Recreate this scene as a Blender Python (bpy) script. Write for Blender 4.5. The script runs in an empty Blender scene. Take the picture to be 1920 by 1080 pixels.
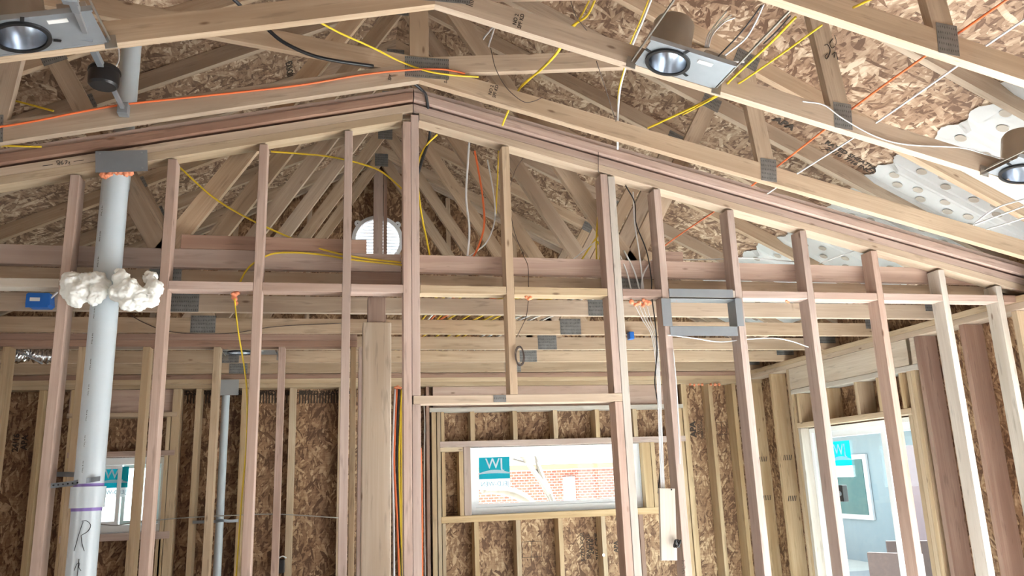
import bpy, bmesh, math, random
from mathutils import Vector, Matrix, noise as mn
random.seed(11)
sc = bpy.context.scene
COL = sc.collection
# ------------------------------------------------------------------ camera
F = 1486.0
H = 1.83                                   # eye height above the slab
PI_, YA, RO = [math.radians(a) for a in (13.58, 12.63, -2.03)]
cy, sy, cp, sp, cr, sr = math.cos(YA), math.sin(YA), math.cos(PI_), math.sin(PI_), math.cos(RO), math.sin(RO)
FW = Vector((sy*cp, cy*cp, sp)); RT0 = Vector((cy, -sy, 0)); UP0 = RT0.cross(FW)
RT = RT0*cr + UP0*sr; UP = -RT0*sr + UP0*cr
EYE = Vector((0, 0, H))
cd = bpy.data.cameras.new('camera'); cam = bpy.data.objects.new('camera', cd); COL.objects.link(cam)
cam.matrix_world = Matrix(((RT.x, UP.x, -FW.x, 0), (RT.y, UP.y, -FW.y, 0), (RT.z, UP.z, -FW.z, H), (0, 0, 0, 1)))
cd.sensor_width = 36; cd.lens = F*36/1920; cd.clip_start = .05; cd.clip_end = 300
sc.camera = cam

def ray(x, y): return RT*((x-960)/F) - UP*((y-540)/F) + FW
def at(x, y, Y): d = ray(x, y); return EYE + d*(Y/d.y)      # measured photo position -> point on the plane at depth Y
def atX(x, y, X): d = ray(x, y); return EYE + d*(X/d.x)
# ------------------------------------------------------------------ materials
def new_mat(name):
    m = bpy.data.materials.new(name); m.use_nodes = True
    nt = m.node_tree; b = nt.nodes['Principled BSDF']
    return m, nt, b
def N(nt, t, **k):
    n = nt.nodes.new(t)
    for a, v in k.items(): setattr(n, a, v)
    return n
def ramp(nt, stops, fac=None, interp='LINEAR'):
    r = N(nt, 'ShaderNodeValToRGB'); e = r.color_ramp.elements; r.color_ramp.interpolation = interp
    while len(e) < len(stops): e.new(.5)
    for i, (p, c) in enumerate(stops):
        e[i].position = p; e[i].color = (c[0], c[1], c[2], 1) if not isinstance(c, float) else (c, c, c, 1)
    if fac is not None: nt.links.new(fac, r.inputs['Fac'])
    return r
def math_(nt, op, a, b=None, clamp=False):
    n = N(nt, 'ShaderNodeMath', operation=op, use_clamp=clamp)
    for i, v in enumerate((a, b)):
        if v is None: continue
        if isinstance(v, (int, float)): n.inputs[i].default_value = v
        else: nt.links.new(v, n.inputs[i])
    return n.outputs[0]
def mixc(nt, fac, a, b, mode='MIX'):
    n = N(nt, 'ShaderNodeMix', data_type='RGBA', blend_type=mode)
    for s, v in ((n.inputs[0], fac), (n.inputs[6], a), (n.inputs[7], b)):
        if isinstance(v, (int, float)): s.default_value = v
        elif isinstance(v, tuple): s.default_value = (v[0], v[1], v[2], 1)
        else: nt.links.new(v, s)
    return n.outputs[2]
def wood(name, light, dark, var=.22, knots=.72, rough=.72):
    m, nt, b = new_mat(name); L = nt.links.new
    tc = N(nt, 'ShaderNodeTexCoord'); oi = N(nt, 'ShaderNodeObjectInfo')
    off = N(nt, 'ShaderNodeCombineXYZ')
    L(math_(nt, 'MULTIPLY', oi.outputs['Random'], 37.), off.inputs[0]); L(math_(nt, 'MULTIPLY', oi.outputs['Random'], 11.), off.inputs[1])
    ad = N(nt, 'ShaderNodeVectorMath', operation='ADD'); L(tc.outputs['Object'], ad.inputs[0]); L(off.outputs[0], ad.inputs[1])
    def mp(s):
        k = N(nt, 'ShaderNodeMapping'); k.inputs['Scale'].default_value = s; L(ad.outputs[0], k.inputs['Vector']); return k.outputs[0]
    n1 = N(nt, 'ShaderNodeTexNoise'); n1.inputs['Scale'].default_value = 1; n1.inputs['Detail'].default_value = 3; n1.inputs['Distortion'].default_value = .6
    L(mp((1.1, 16, 16)), n1.inputs['Vector'])
    n2 = N(nt, 'ShaderNodeTexNoise'); n2.inputs['Scale'].default_value = 1; n2.inputs['Detail'].default_value = 2
    L(mp((3, 150, 150)), n2.inputs['Vector'])
    n3 = N(nt, 'ShaderNodeTexNoise'); n3.inputs['Scale'].default_value = 1; L(mp((1.3, 2.5, 2.5)), n3.inputs['Vector'])
    c = mixc(nt, ramp(nt, [(.38, 0.), (.62, 1.)], n1.outputs['Fac']).outputs[0], light, dark)
    c = mixc(nt, math_(nt, 'MULTIPLY', ramp(nt, [(.42, 0.), (.62, 1.)], n2.outputs['Fac']).outputs[0], .5), c, dark)
    c = mixc(nt, math_(nt, 'MULTIPLY', ramp(nt, [(.5, 0.), (.75, 1.)], n3.outputs['Fac']).outputs[0], .35), c, tuple(x*.75 for x in dark))
    n4 = N(nt, 'ShaderNodeTexNoise'); n4.inputs['Scale'].default_value = 1; n4.inputs['Detail'].default_value = 3; L(mp((6, 45, 45)), n4.inputs['Vector'])
    c = mixc(nt, math_(nt, 'MULTIPLY', ramp(nt, [(.60, 0.), (.70, 1.)], n4.outputs['Fac']).outputs[0], .45), c, tuple(x*.55 for x in dark))
    vo = N(nt, 'ShaderNodeTexVoronoi'); vo.inputs['Scale'].default_value = 1; L(mp((3.4, 10, 10)), vo.inputs['Vector'])
    k = ramp(nt, [(.035, 1.), (.085, 0.)], vo.outputs['Distance']).outputs[0]
    c = mixc(nt, math_(nt, 'MULTIPLY', k, knots), c, (.12, .055, .025))
    hs = N(nt, 'ShaderNodeHueSaturation'); L(c, hs.inputs['Color'])
    L(math_(nt, 'ADD', math_(nt, 'MULTIPLY', oi.outputs['Random'], var), 1-var*.6), hs.inputs['Value'])
    L(math_(nt, 'ADD', math_(nt, 'MULTIPLY', math_(nt, 'FRACT', math_(nt, 'MULTIPLY', oi.outputs['Random'], 7.3)), .25), .85), hs.inputs['Saturation'])
    L(hs.outputs[0], b.inputs['Base Color']); b.inputs['Roughness'].default_value = rough
    bp = N(nt, 'ShaderNodeBump'); bp.inputs['Strength'].default_value = .12; bp.inputs['Distance'].default_value = .002
    L(n2.outputs['Fac'], bp.inputs['Height']); L(bp.outputs[0], b.inputs['Normal'])
    return m
FIR = wood('pink_fir_lumber', (.54, .41, .345), (.42, .30, .245))
SPF = wood('pale_truss_lumber', (.55, .425, .305), (.43, .315, .215))
YEL = wood('yellow_pine_lumber', (.58, .44, .28), (.46, .32, .18))
RED = wood('reddish_header_lumber', (.37, .245, .185), (.28, .17, .125))
WHI = wood('whitewood_lumber', (.58, .53, .46), (.48, .42, .35), knots=.7)
HDR = wood('pinkish_header_lumber', (.56, .41, .33), (.46, .31, .24))
LVL = wood('column_lumber', (.58, .50, .41), (.47, .38, .29), knots=.9)

def osb_mat(name, gain=1., s=1., tint=(1, 1, 1), turn=0):
    m, nt, b = new_mat(name); L = nt.links.new
    tc = N(nt, 'ShaderNodeTexCoord')
    nz = N(nt, 'ShaderNodeTexNoise'); nz.inputs['Scale'].default_value = 9; nz.inputs['Detail'].default_value = 2
    L(tc.outputs['Object'], nz.inputs['Vector'])
    sb = N(nt, 'ShaderNodeVectorMath', operation='SUBTRACT'); L(nz.outputs['Color'], sb.inputs[0]); sb.inputs[1].default_value = (.5, .5, .5)
    scn = N(nt, 'ShaderNodeVectorMath', operation='SCALE'); L(sb.outputs[0], scn.inputs[0]); scn.inputs['Scale'].default_value = .035
    ad = N(nt, 'ShaderNodeVectorMath', operation='ADD'); L(tc.outputs['Object'], ad.inputs[0]); L(scn.outputs[0], ad.inputs[1])
    pr = tn = None
    for i, (a, sx, sy_) in enumerate(((8, 13, 52), (-28, 15, 60), (52, 14, 56), (-72, 14, 48), (25, 26, 100), (80, 22, 90), (-10, 24, 95))):
        mp = N(nt, 'ShaderNodeMapping'); mp.inputs['Rotation'].default_value = (0, 0, math.radians(a*(.62 if turn else 1)+turn)); mp.inputs['Location'].default_value = (i*3.3, i*1.7, 0)
        mp2 = N(nt, 'ShaderNodeMapping'); mp2.inputs['Scale'].default_value = (sx*s*.8, sy_*s*.8, 0)
        L(ad.outputs[0], mp.inputs['Vector']); L(mp.outputs[0], mp2.inputs['Vector'])
        v = N(nt, 'ShaderNodeTexVoronoi', voronoi_dimensions='2D'); v.inputs['Scale'].default_value = 1; L(mp2.outputs[0], v.inputs['Vector'])
        sp_ = N(nt, 'ShaderNodeSeparateColor'); L(v.outputs['Color'], sp_.inputs[0])
        ed = math_(nt, 'MULTIPLY', v.outputs['Distance'], .25)
        tone = math_(nt, 'SUBTRACT', sp_.outputs[1], ed)
        if pr is None: pr, tn = sp_.outputs[0], tone
        else:
            g = math_(nt, 'GREATER_THAN', sp_.outputs[0], pr)
            mx = N(nt, 'ShaderNodeMix', data_type='FLOAT'); L(g, mx.inputs[0]); L(tn, mx.inputs[2]); L(tone, mx.inputs[3]); tn = mx.outputs[0]
            pr = math_(nt, 'MAXIMUM', pr, sp_.outputs[0])
    fm = N(nt, 'ShaderNodeMapping'); fm.inputs['Scale'].default_value = (12, 80, 1); fm.inputs['Rotation'].default_value = (0, 0, .4); L(ad.outputs[0], fm.inputs['Vector'])
    fine = N(nt, 'ShaderNodeTexNoise'); fine.inputs['Scale'].default_value = 1; fine.inputs['Detail'].default_value = 5; L(fm.outputs[0], fine.inputs['Vector'])
    t = math_(nt, 'ADD', tn, math_(nt, 'MULTIPLY', math_(nt, 'SUBTRACT', fine.outputs['Fac'], .5), .8))
    big = N(nt, 'ShaderNodeTexNoise'); big.inputs['Scale'].default_value = 3.5; L(tc.outputs['Object'], big.inputs['Vector'])
    t = math_(nt, 'ADD', t, math_(nt, 'MULTIPLY', math_(nt, 'SUBTRACT', big.outputs['Fac'], .5), 1.1))
    g = gain
    r = ramp(nt, [(.0, (.13*g, .07*g, .04*g)), (.2, (.23*g, .14*g, .085*g)), (.5, (.33*g, .215*g, .14*g)), (.75, (.43*g, .31*g, .21*g)), (1., (.62*g, .50*g, .37*g))], t)
    L(mixc(nt, 1., r.outputs[0], tint, 'MULTIPLY'), b.inputs['Base Color']); b.inputs['Roughness'].default_value = .65
    bp = N(nt, 'ShaderNodeBump'); bp.inputs['Strength'].default_value = .25; bp.inputs['Distance'].default_value = .003; L(tn, bp.inputs['Height']); L(bp.outputs[0], b.inputs['Normal'])
    return m
OSB = osb_mat('oriented_strand_board', .92, 1., (1.03, .92, .77), 90); OSBR = osb_mat('roof_strand_board', 1., .85)

def plain(name, col, rough=.6, metal=0., noise=0., spec=None, scale=20):
    m, nt, b = new_mat(name)
    b.inputs['Base Color'].default_value = (*col, 1); b.inputs['Roughness'].default_value = rough; b.inputs['Metallic'].default_value = metal
    if noise:
        tc = N(nt, 'ShaderNodeTexCoord'); n = N(nt, 'ShaderNodeTexNoise'); n.inputs['Scale'].default_value = scale; n.inputs['Detail'].default_value = 4
        nt.links.new(tc.outputs['Object'], n.inputs['Vector'])
        c = mixc(nt, n.outputs['Fac'], tuple(x*(1-noise) for x in col), tuple(min(1, x*(1+noise)) for x in col)); nt.links.new(c, b.inputs['Base Color'])
    return m
def plate_mat():
    m, nt, b = new_mat('toothed_galvanised_plate'); L = nt.links.new
    tc = N(nt, 'ShaderNodeTexCoord')
    mp = N(nt, 'ShaderNodeMapping'); mp.inputs['Scale'].default_value = (110, 0, 45); L(tc.outputs['Object'], mp.inputs['Vector'])
    v = N(nt, 'ShaderNodeTexVoronoi'); v.inputs['Randomness'].default_value = .15; v.inputs['Scale'].default_value = 1; L(mp.outputs[0], v.inputs['Vector'])
    n = N(nt, 'ShaderNodeTexNoise'); n.inputs['Scale'].default_value = 25; L(tc.outputs['Object'], n.inputs['Vector'])
    r = ramp(nt, [(.16, (.04, .04, .04)), (.3, (.24, .24, .235))], v.outputs['Distance'])
    L(mixc(nt, .35, r.outputs[0], ramp(nt, [(.3, (.14, .14, .135)), (.7, (.33, .34, .34))], n.outputs['Fac']).outputs[0]), b.inputs['Base Color'])
    b.inputs['Metallic'].default_value = .55; b.inputs['Roughness'].default_value = .5
    return m
PLATE = plate_mat()
GALV = plain('galvanised_sheet', (.30, .33, .36), .42, .5, .12, scale=14)
GALVL = plain('light_galvanised_steel', (.36, .39, .42), .4, .6, .1)
CHROME = plain('polished_reflector', (.72, .76, .82), .22, 1.)
FOIL = plain('foil_duct', (.7, .7, .72), .18, 1., .2, scale=30)
CANM = plain('can_housing_steel', (.36, .33, .29), .35, .7, .1)
BLACK = plain('black_plastic', (.012, .012, .013), .35)
BLKR = plain('black_cable_jacket', (.018, .018, .02), .4)
PVC = plain('white_pvc', (.50, .56, .60), .3, 0, .03)
PURP = plain('purple_primer', (.20, .13, .38), .5)
INK = plain('dark_ink', (.02, .018, .02), .8)
INKF = plain('faded_print', (.055, .04, .03), .9)
WHITEC = plain('white_cable_jacket', (.72, .73, .74), .4)
GREYC = plain('grey_cable_jacket', (.33, .31, .28), .5)
YELC = plain('yellow_cable_jacket', (.72, .52, .03), .4)
ORC = plain('orange_cable_jacket', (.78, .17, .05), .4)
BRNC = plain('thin_brown_wire', (.075, .05, .04), .5)
BLUE = plain('blue_box_plastic', (.02, .15, .55), .4)
FOAM = plain('orange_fire_foam', (.85, .30, .16), .8, 0, .25, scale=60)
def translucent(name, col):
    m, nt, b = new_mat(name); t = N(nt, 'ShaderNodeBsdfTranslucent'); t.inputs[0].default_value = (*col, 1); b.inputs['Base Color'].default_value = (*col, 1)
    mx = N(nt, 'ShaderNodeMixShader'); mx.inputs[0].default_value = .55; nt.links.new(b.outputs[0], mx.inputs[1]); nt.links.new(t.outputs[0], mx.inputs[2])
    nt.links.new(mx.outputs[0], nt.nodes['Material Output'].inputs['Surface']); return m
VINYL = plain('white_vinyl', (.80, .82, .84), .35)
TEAL = translucent('teal_sticker', (.0, .36, .42))
STW = translucent('sticker_white', (.82, .85, .87))
WOOL = plain('white_fibre_wool', (.86, .87, .83), .95, 0, .07, scale=35)
BAFF = plain('white_polystyrene', (.80, .81, .80), .6, 0, .02)
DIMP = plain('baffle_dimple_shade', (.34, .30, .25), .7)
CONC = plain('concrete_slab', (.74, .73, .71), .85, 0, .12, scale=6)
GROUND = plain('pale_dry_ground', (.55, .54, .50), .9, 0, .12, scale=2)
SHING = plain('grey_shingle', (.22, .20, .20), .9, 0, .2)
WICK = plain('brown_wicker', (.085, .055, .05), .7, 0, .3, scale=90)
CUSH = plain('pale_cushion', (.16, .15, .15), .8)
STUCCO = plain('pale_siding', (.25, .31, .34), .8)
BARK = plain('grey_bark', (.22, .18, .15), .9, 0, .3)
LEAF = plain('shrub_leaf', (.06, .22, .05), .7, 0, .4, scale=30)
FENCEM = plain('grey_fence_board', (.30, .29, .28), .9, 0, .2)
PAPER = plain('paper_label', (.8, .8, .78), .7)
def brick_mat():
    m, nt, b = new_mat('red_brick'); tc = N(nt, 'ShaderNodeTexCoord')
    mp = N(nt, 'ShaderNodeMapping'); mp.inputs['Rotation'].default_value = (math.pi/2, 0, 0); nt.links.new(tc.outputs['Object'], mp.inputs['Vector'])
    k = N(nt, 'ShaderNodeTexBrick'); k.inputs['Color1'].default_value = (.36, .10, .07, 1); k.inputs['Color2'].default_value = (.45, .15, .10, 1); k.inputs['Mortar'].default_value = (.5, .46, .42, 1)
    k.inputs['Scale'].default_value = 4; k.inputs['Mortar Size'].default_value = .03; nt.links.new(mp.outputs[0], k.inputs['Vector'])
    nt.links.new(k.outputs['Color'], b.inputs['Base Color']); b.inputs['Roughness'].default_value = .9
    return m
BRICK = brick_mat()
def glass_mat():
    m, nt, b = new_mat('window_glass'); L = nt.links.new
    t = N(nt, 'ShaderNodeBsdfTransparent'); t.inputs[0].default_value = (.90, .95, .94, 1)
    g = N(nt, 'ShaderNodeBsdfGlossy'); g.inputs['Roughness'].default_value = .03
    lw = N(nt, 'ShaderNodeLayerWeight'); lw.inputs[0].default_value = .5
    fr = math_(nt, 'ADD', math_(nt, 'MULTIPLY', math_(nt, 'POWER', lw.outputs['Facing'], 5.), .9), .03)
    mx = N(nt, 'ShaderNodeMixShader'); L(fr, mx.inputs[0]); L(t.outputs[0], mx.inputs[1]); L(g.outputs[0], mx.inputs[2])
    L(mx.outputs[0], nt.nodes['Material Output'].inputs['Surface']); return m
GLASS = glass_mat()
# ------------------------------------------------------------------ objects and tags
def tag(o, label=None, cat=None, group=None, kind=None):
    if label: o['label'] = label
    if cat: o['category'] = cat
    if group: o['group'] = group
    if kind: o['kind'] = kind
    return o
def thing(name, loc, label, cat, group=None):
    o = bpy.data.objects.new(name, None); COL.objects.link(o); o.location = loc; o.empty_display_size = .1
    return tag(o, label, cat, group)
def worldpos(p):
    v = Vector((0, 0, 0))
    while p: v += p.location; p = p.parent
    return v
def link(name, me, M, mat, parent=None):
    me.materials.clear()
    for x in (mat if isinstance(mat, (list, tuple)) else [mat]): me.materials.append(x)
    o = bpy.data.objects.new(name, me); COL.objects.link(o)
    if parent is not None:
        o.parent = parent
        o.matrix_basis = parent_world(parent).inverted() @ M
    else: o.matrix_basis = M
    o['_m'] = 1; WM[o.name] = M.copy()
    del o['_m']
    return o
WM = {}
def parent_world(p): return WM[p.name] if p.name in WM else Matrix.Translation(p.location)
def bm_mesh(bm, name, smooth=False):
    bmesh.ops.recalc_face_normals(bm, faces=bm.faces[:])
    me = bpy.data.meshes.new(name); bm.to_mesh(me); bm.free()
    if smooth:
        for p in me.polygons: p.use_smooth = True
    return me
def bm_box(bm, x0, x1, y0, y1, z0, z1, ch=0.):
    v = [bm.verts.new((x, y, z)) for x in (x0, x1) for y in (y0, y1) for z in (z0, z1)]
    fs = [bm.faces.new([v[i] for i in q]) for q in ((0, 1, 3, 2), (4, 6, 7, 5), (0, 4, 5, 1), (2, 3, 7, 6), (0, 2, 6, 4), (1, 5, 7, 3))]
    if ch:
        es = list({e for f in fs for e in f.edges})
        bmesh.ops.bevel(bm, geom=es, offset=ch, segments=2, affect='EDGES', profile=.5)
def box(name, lo, hi, mat, parent=None, ch=0., axis=None):
    """axis-aligned box given by world corners; local X runs along AXIS (grain)"""
    lo = Vector([min(a, b) for a, b in zip(lo, hi)]) if True else lo
    lo2 = lo; hi2 = Vector([max(a, b) for a, b in zip(_o(lo, hi), hi)])
    return None
def _o(a, b): return a
def box(name, lo, hi, mat, parent=None, ch=0., axis=None):
    a = [min(p, q) for p, q in zip(lo, hi)]; b = [max(p, q) for p, q in zip(lo, hi)]
    c = Vector([(p+q)/2 for p, q in zip(a, b)]); h = [(q-p)/2 for p, q in zip(a, b)]
    if axis is None: axis = h.index(max(h))
    R = {0: Matrix.Identity(3), 1: Matrix(((0, -1, 0), (1, 0, 0), (0, 0, 1))), 2: Matrix(((0, 0, -1), (0, 1, 0), (1, 0, 0)))}[axis]
    hl = R.transposed() @ Vector(h); hl = [abs(x) for x in hl]
    bm = bmesh.new(); bm_box(bm, -hl[0], hl[0], -hl[1], hl[1], -hl[2], hl[2], ch)
    return link(name, bm_mesh(bm, name), Matrix.Translation(c) @ R.to_4x4(), mat, parent)
def bar(name, p0, p1, w, t, mat, parent=None, side=Vector((0, 1, 0)), ch=.0015):
    """board from p0 to p1; t is measured along SIDE, w across it"""
    p0 = Vector(p0); p1 = Vector(p1); X = (p1-p0).normalized(); Z = X.cross(side).normalized(); Y = Z.cross(X)
    M = Matrix((X, Y, Z)).transposed().to_4x4(); M.translation = (p0+p1)/2
    L = (p1-p0).length/2
    bm = bmesh.new(); bm_box(bm, -L, L, -t/2, t/2, -w/2, w/2, ch)
    return link(name, bm_mesh(bm, name), M, mat, parent)
def prism(name, pts, y0, y1, ang, mat, parent=None):
    """polygon in the XZ plane (world) extruded y0..y1; local X runs at ANG"""
    c = Vector((sum(p[0] for p in pts)/len(pts), (y0+y1)/2, sum(p[1] for p in pts)/len(pts)))
    M = Matrix.Translation(c) @ Matrix.Rotation(-ang, 4, 'Y'); Mi = M.inverted()
    bm = bmesh.new()
    A = [bm.verts.new(Mi @ Vector((x, y0, z))) for x, z in pts]; B = [bm.verts.new(Mi @ Vector((x, y1, z))) for x, z in pts]
    bm.faces.new(A); bm.faces.new(B[::-1]); n = len(pts)
    for i in range(n): bm.faces.new((A[i], A[(i+1) % n], B[(i+1) % n], B[i]))
    return link(name, bm_mesh(bm, name), M, mat, parent)
def spline(pts, n=8):
    P = [Vector(p) for p in pts]
    if len(P) == 2: return [P[0].lerp(P[1], i/4) for i in range(5)]
    out = []; Q = [P[0]*2-P[1]] + P + [P[-1]*2-P[-2]]
    for i in range(1, len(Q)-2):
        a, b, c, d = Q[i-1:i+3]
        for k in range(n):
            t = k/n
            out.append(.5*((2*b)+(c-a)*t+(2*a-5*b+4*c-d)*t*t+(3*b-a-3*c+d)*t**3))
    return out+[P[-1]]
def bm_tube(bm, pts, r, seg=8, flat=1., caps=True):
    rings = []; up = Vector((0, 0, 1)); n = len(pts)
    for i, p in enumerate(pts):
        t = (pts[min(i+1, n-1)]-pts[max(i-1, 0)]).normalized()
        a = t.cross(up)
        if a.length < .1: a = t.cross(Vector((0, 1, 0)))
        a.normalize(); b = t.cross(a).normalized()
        if i and a.dot(pa) < 0: a, b = -a, -b
        pa = a
        rr = r[i] if isinstance(r, list) else r
        rings.append([bm.verts.new(p+a*math.cos(k*2*math.pi/seg)*rr+b*math.sin(k*2*math.pi/seg)*rr*flat) for k in range(seg)])
    for i in range(n-1):
        for k in range(seg): bm.faces.new((rings[i][k], rings[i][(k+1) % seg], rings[i+1][(k+1) % seg], rings[i+1][k]))
    if caps: bm.faces.new(rings[0][::-1]); bm.faces.new(rings[-1])
def tube(name, pts, r, mat, parent=None, seg=8, smooth_n=8, flat=1.):
    P = spline(pts, smooth_n) if smooth_n else [Vector(p) for p in pts]
    c = sum(P, Vector())/len(P); bm = bmesh.new(); bm_tube(bm, [p-c for p in P], r, seg, flat)
    return link(name, bm_mesh(bm, name, True), Matrix.Translation(c), mat, parent)
def lathe(name, prof, M, mat, parent=None, seg=40, close=False):
    bm = bmesh.new(); rings = [[bm.verts.new((r*math.cos(k*2*math.pi/seg), r*math.sin(k*2*math.pi/seg), z)) for k in range(seg)] for r, z in prof]
    m = len(rings)
    for i in range(m if close else m-1):
        A, B = rings[i], rings[(i+1) % m]
        for k in range(seg): bm.faces.new((A[k], A[(k+1) % seg], B[(k+1) % seg], B[k]))
    if not close:
        if prof[0][0] > 1e-5 and False: pass
    me = bm_mesh(bm, name, True)
    try: me.set_sharp_from_angle(angle=math.radians(35))
    except Exception: pass
    return link(name, me, M, mat, parent)
def cyl(name, p0, p1, r, mat, parent=None, seg=32):
    p0 = Vector(p0); p1 = Vector(p1); z = (p1-p0).normalized(); M = z.to_track_quat('Z', 'Y').to_matrix().to_4x4(); M.translation = p0; l = (p1-p0).length
    return lathe(name, [(0.0001, 0), (r, 0), (r, l), (0.0001, l)], M, mat, parent, seg)
def sheet(name, outer, holes, M, mat, th=.012, parent=None):
    """flat panel with holes: outline in local XY, thickness along local Z"""
    cu = bpy.data.curves.new(name, 'CURVE'); cu.dimensions = '2D'; cu.fill_mode = 'BOTH'; cu.extrude = th/2
    for poly in [outer]+holes:
        s = cu.splines.new('POLY'); s.points.add(len(poly)-1)
        for q, (x, y) in zip(s.points, poly): q.co = (x, y, 0, 1)
        s.use_cyclic_u = True
    tmp = bpy.data.objects.new('tmp', cu); COL.objects.link(tmp)
    dg = bpy.context.evaluated_depsgraph_get(); dg.update()
    me = bpy.data.meshes.new_from_object(tmp.evaluated_get(dg)); bpy.data.objects.remove(tmp); bpy.data.curves.remove(cu)
    return link(name, me, M, mat, parent)
def text(name, s, M, size, mat, parent=None, ext=.0004, bold=0.):
    cu = bpy.data.curves.new(name, 'FONT'); cu.body = s; cu.size = size; cu.extrude = ext; cu.align_x = 'CENTER'; cu.align_y = 'CENTER'; cu.offset = bold; cu.resolution_u = 3
    tmp = bpy.data.objects.new('tmp', cu); COL.objects.link(tmp)
    dg = bpy.context.evaluated_depsgraph_get(); dg.update()
    me = bpy.data.meshes.new_from_object(tmp.evaluated_get(dg)); bpy.data.objects.remove(tmp); bpy.data.curves.remove(cu)
    return link(name, me, M, mat, parent)
def blob(name, balls, mat, parent=None, vox=.006, amp=.01, fr=30.):
    """one continuous lumpy surface grown round BALLS = [(point, radius)]"""
    c = sum((Vector(b[0]) for b in balls), Vector())/len(balls); bm = bmesh.new()
    for p, r in balls:
        bmesh.ops.create_icosphere(bm, subdivisions=3, radius=r, matrix=Matrix.Translation(Vector(p)-c))
    me = bpy.data.meshes.new(name); bm.to_mesh(me); bm.free()
    tmp = bpy.data.objects.new('tmp', me); COL.objects.link(tmp)
    md = tmp.modifiers.new('r', 'REMESH'); md.mode = 'VOXEL'; md.voxel_size = vox; md.use_smooth_shade = True
    dg = bpy.context.evaluated_depsgraph_get(); dg.update()
    m2 = bpy.data.meshes.new_from_object(tmp.evaluated_get(dg)); bpy.data.objects.remove(tmp)
    for v in m2.vertices:
        q = Vector(v.co)
        d = mn.fractal(q*fr, .7, 2.2, 4)*amp
        v.co = q+v.normal*d
    for p in m2.polygons: p.use_smooth = True
    return link(name, m2, Matrix.Translation(c), mat, parent)
def Z(r): return r+H
ordn = ['first', 'second', 'third', 'fourth', 'fifth', 'sixth', 'seventh', 'eighth', 'ninth', 'tenth', 'eleventh', 'twelfth', 'thirteenth']
# ------------------------------------------------------------------ key dimensions (heights relative to the eye)
XR = .345; XL = -3.03; XW = 3.72; YW = 6.72
CE = .905; SB = .2416; ST = .49; RZ = 2.84        # ceiling line, vault slope, roof slope, underside of top chord at the ridge
YF, YK = 3.65, 3.739                              # partition: near face, far face
def topz(x): return RZ-ST*abs(x-XR)
def vault(x): return 1.81-SB*abs(x-XR)
# ------------------------------------------------------------------ the shell
RX = Matrix.Rotation(math.pi/2, 4, 'X')          # local XY -> world XZ
def xz(y): return Matrix.Translation((0, y, 0)) @ RX
def circ(cx, cz, r, n=48): return [(cx+r*math.cos(k*2*math.pi/n), cz+r*math.sin(k*2*math.pi/n)) for k in range(n)]
def rect(x0, z0, x1, z1): return [(x0, z0), (x1, z0), (x1, z1), (x0, z1)]
VC = at(708, 451, 6.87); VR = .205
W1 = (1.10, 2.63, -.275, .275)                    # wide window in the back wall: x0,x1,z0,z1
W2 = (-1.98, -1.29, -.29, .27)                    # small window in the back wall
tag(box('floor', (XL-.2, -3.4, -.1), (XW+.2, YW+.2, 0), CONC), kind='structure')
Yo = YW+.15
wb = sheet('wall_back', [(XL-.15, 0), (XW+.15, 0), (XW+.15, Z(topz(XW+.15)+.09)), (XR, Z(RZ+.095)), (XL-.15, Z(topz(XL-.15)+.09))],
      [rect(W1[0], Z(W1[2]), W1[1], Z(W1[3])), rect(W2[0], Z(W2[2]), W2[1], Z(W2[3])), circ(VC.x, VC.z, VR)], xz(Yo), OSB)
tag(wb, kind='structure')
MR = Matrix(((0, 0, 1, XW+.148), (1, 0, 0, 0), (0, 1, 0, 0), (0, 0, 0, 1)))   # local x->world Y, y->world Z
DY0, DY1, DZ = 4.66, 5.95, .325                   # sliding door opening
tag(sheet('wall_right', rect(-3.3, 0, Yo, Z(topz(XW+.15)+.085)), [rect(DY0, .04, DY1, Z(DZ)), rect(.9, .05, 3.35, 2.15)], MR, OSB), kind='structure')  # second opening is unseen, added to bring sun onto the slab
ML = Matrix(((0, 0, 1, XL-.148), (1, 0, 0, 0), (0, 1, 0, 0), (0, 0, 0, 1)))
tag(sheet('wall_left', rect(-3.3, 0, Yo, Z(topz(XL-.15)+.085)), [rect(1.2, .9, 2.4, 2.2)], ML, OSB), kind='structure')  # unseen side opening, added to let light in
tag(sheet('wall_front', [(XL-.15, 0), (XW+.15, 0), (XW+.15, Z(topz(XW+.15)+.09)), (XR, Z(RZ+.095)), (XL-.15, Z(topz(XL-.15)+.09))],
      [rect(-.4, .9, 1.0, 2.2)], xz(-3.3), OSB), kind='structure')  # unseen opening behind the camera, added for light
aS = math.atan(ST)
for s in (1, -1):
    X1 = XW+.35 if s > 0 else XL-.35
    run = abs(X1-XR)/math.cos(aS)
    # local x = world Y, local y = down the slope
    U = Vector((0, 1, 0)); V = Vector((s*math.cos(aS), 0, -math.sin(aS))); W = U.cross(V)
    M = Matrix((U, V, W)).transposed().to_4x4(); M.translation = Vector((XR, 0, Z(RZ)+.0995*1.0+.008))
    roof = sheet('ceiling', rect(-3.4, 0, Yo+.2, run), [], M, OSBR)
    tag(roof, kind='structure')
    if s > 0: ROOF_R, M_R = roof, M
    else: ROOF_L, M_L = roof, M
def roof_pt(x, y, off=-.012, s=1):
    """point on the underside of the roof sheathing seen at a photo position"""
    d = ray(x, y); c = RZ+.0995-.002; k = (c+ST*XR*s)/(d.z+ST*d.x*s) if s > 0 else (c-ST*XR)/(d.z-ST*d.x)
    return EYE+d*k
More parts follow.
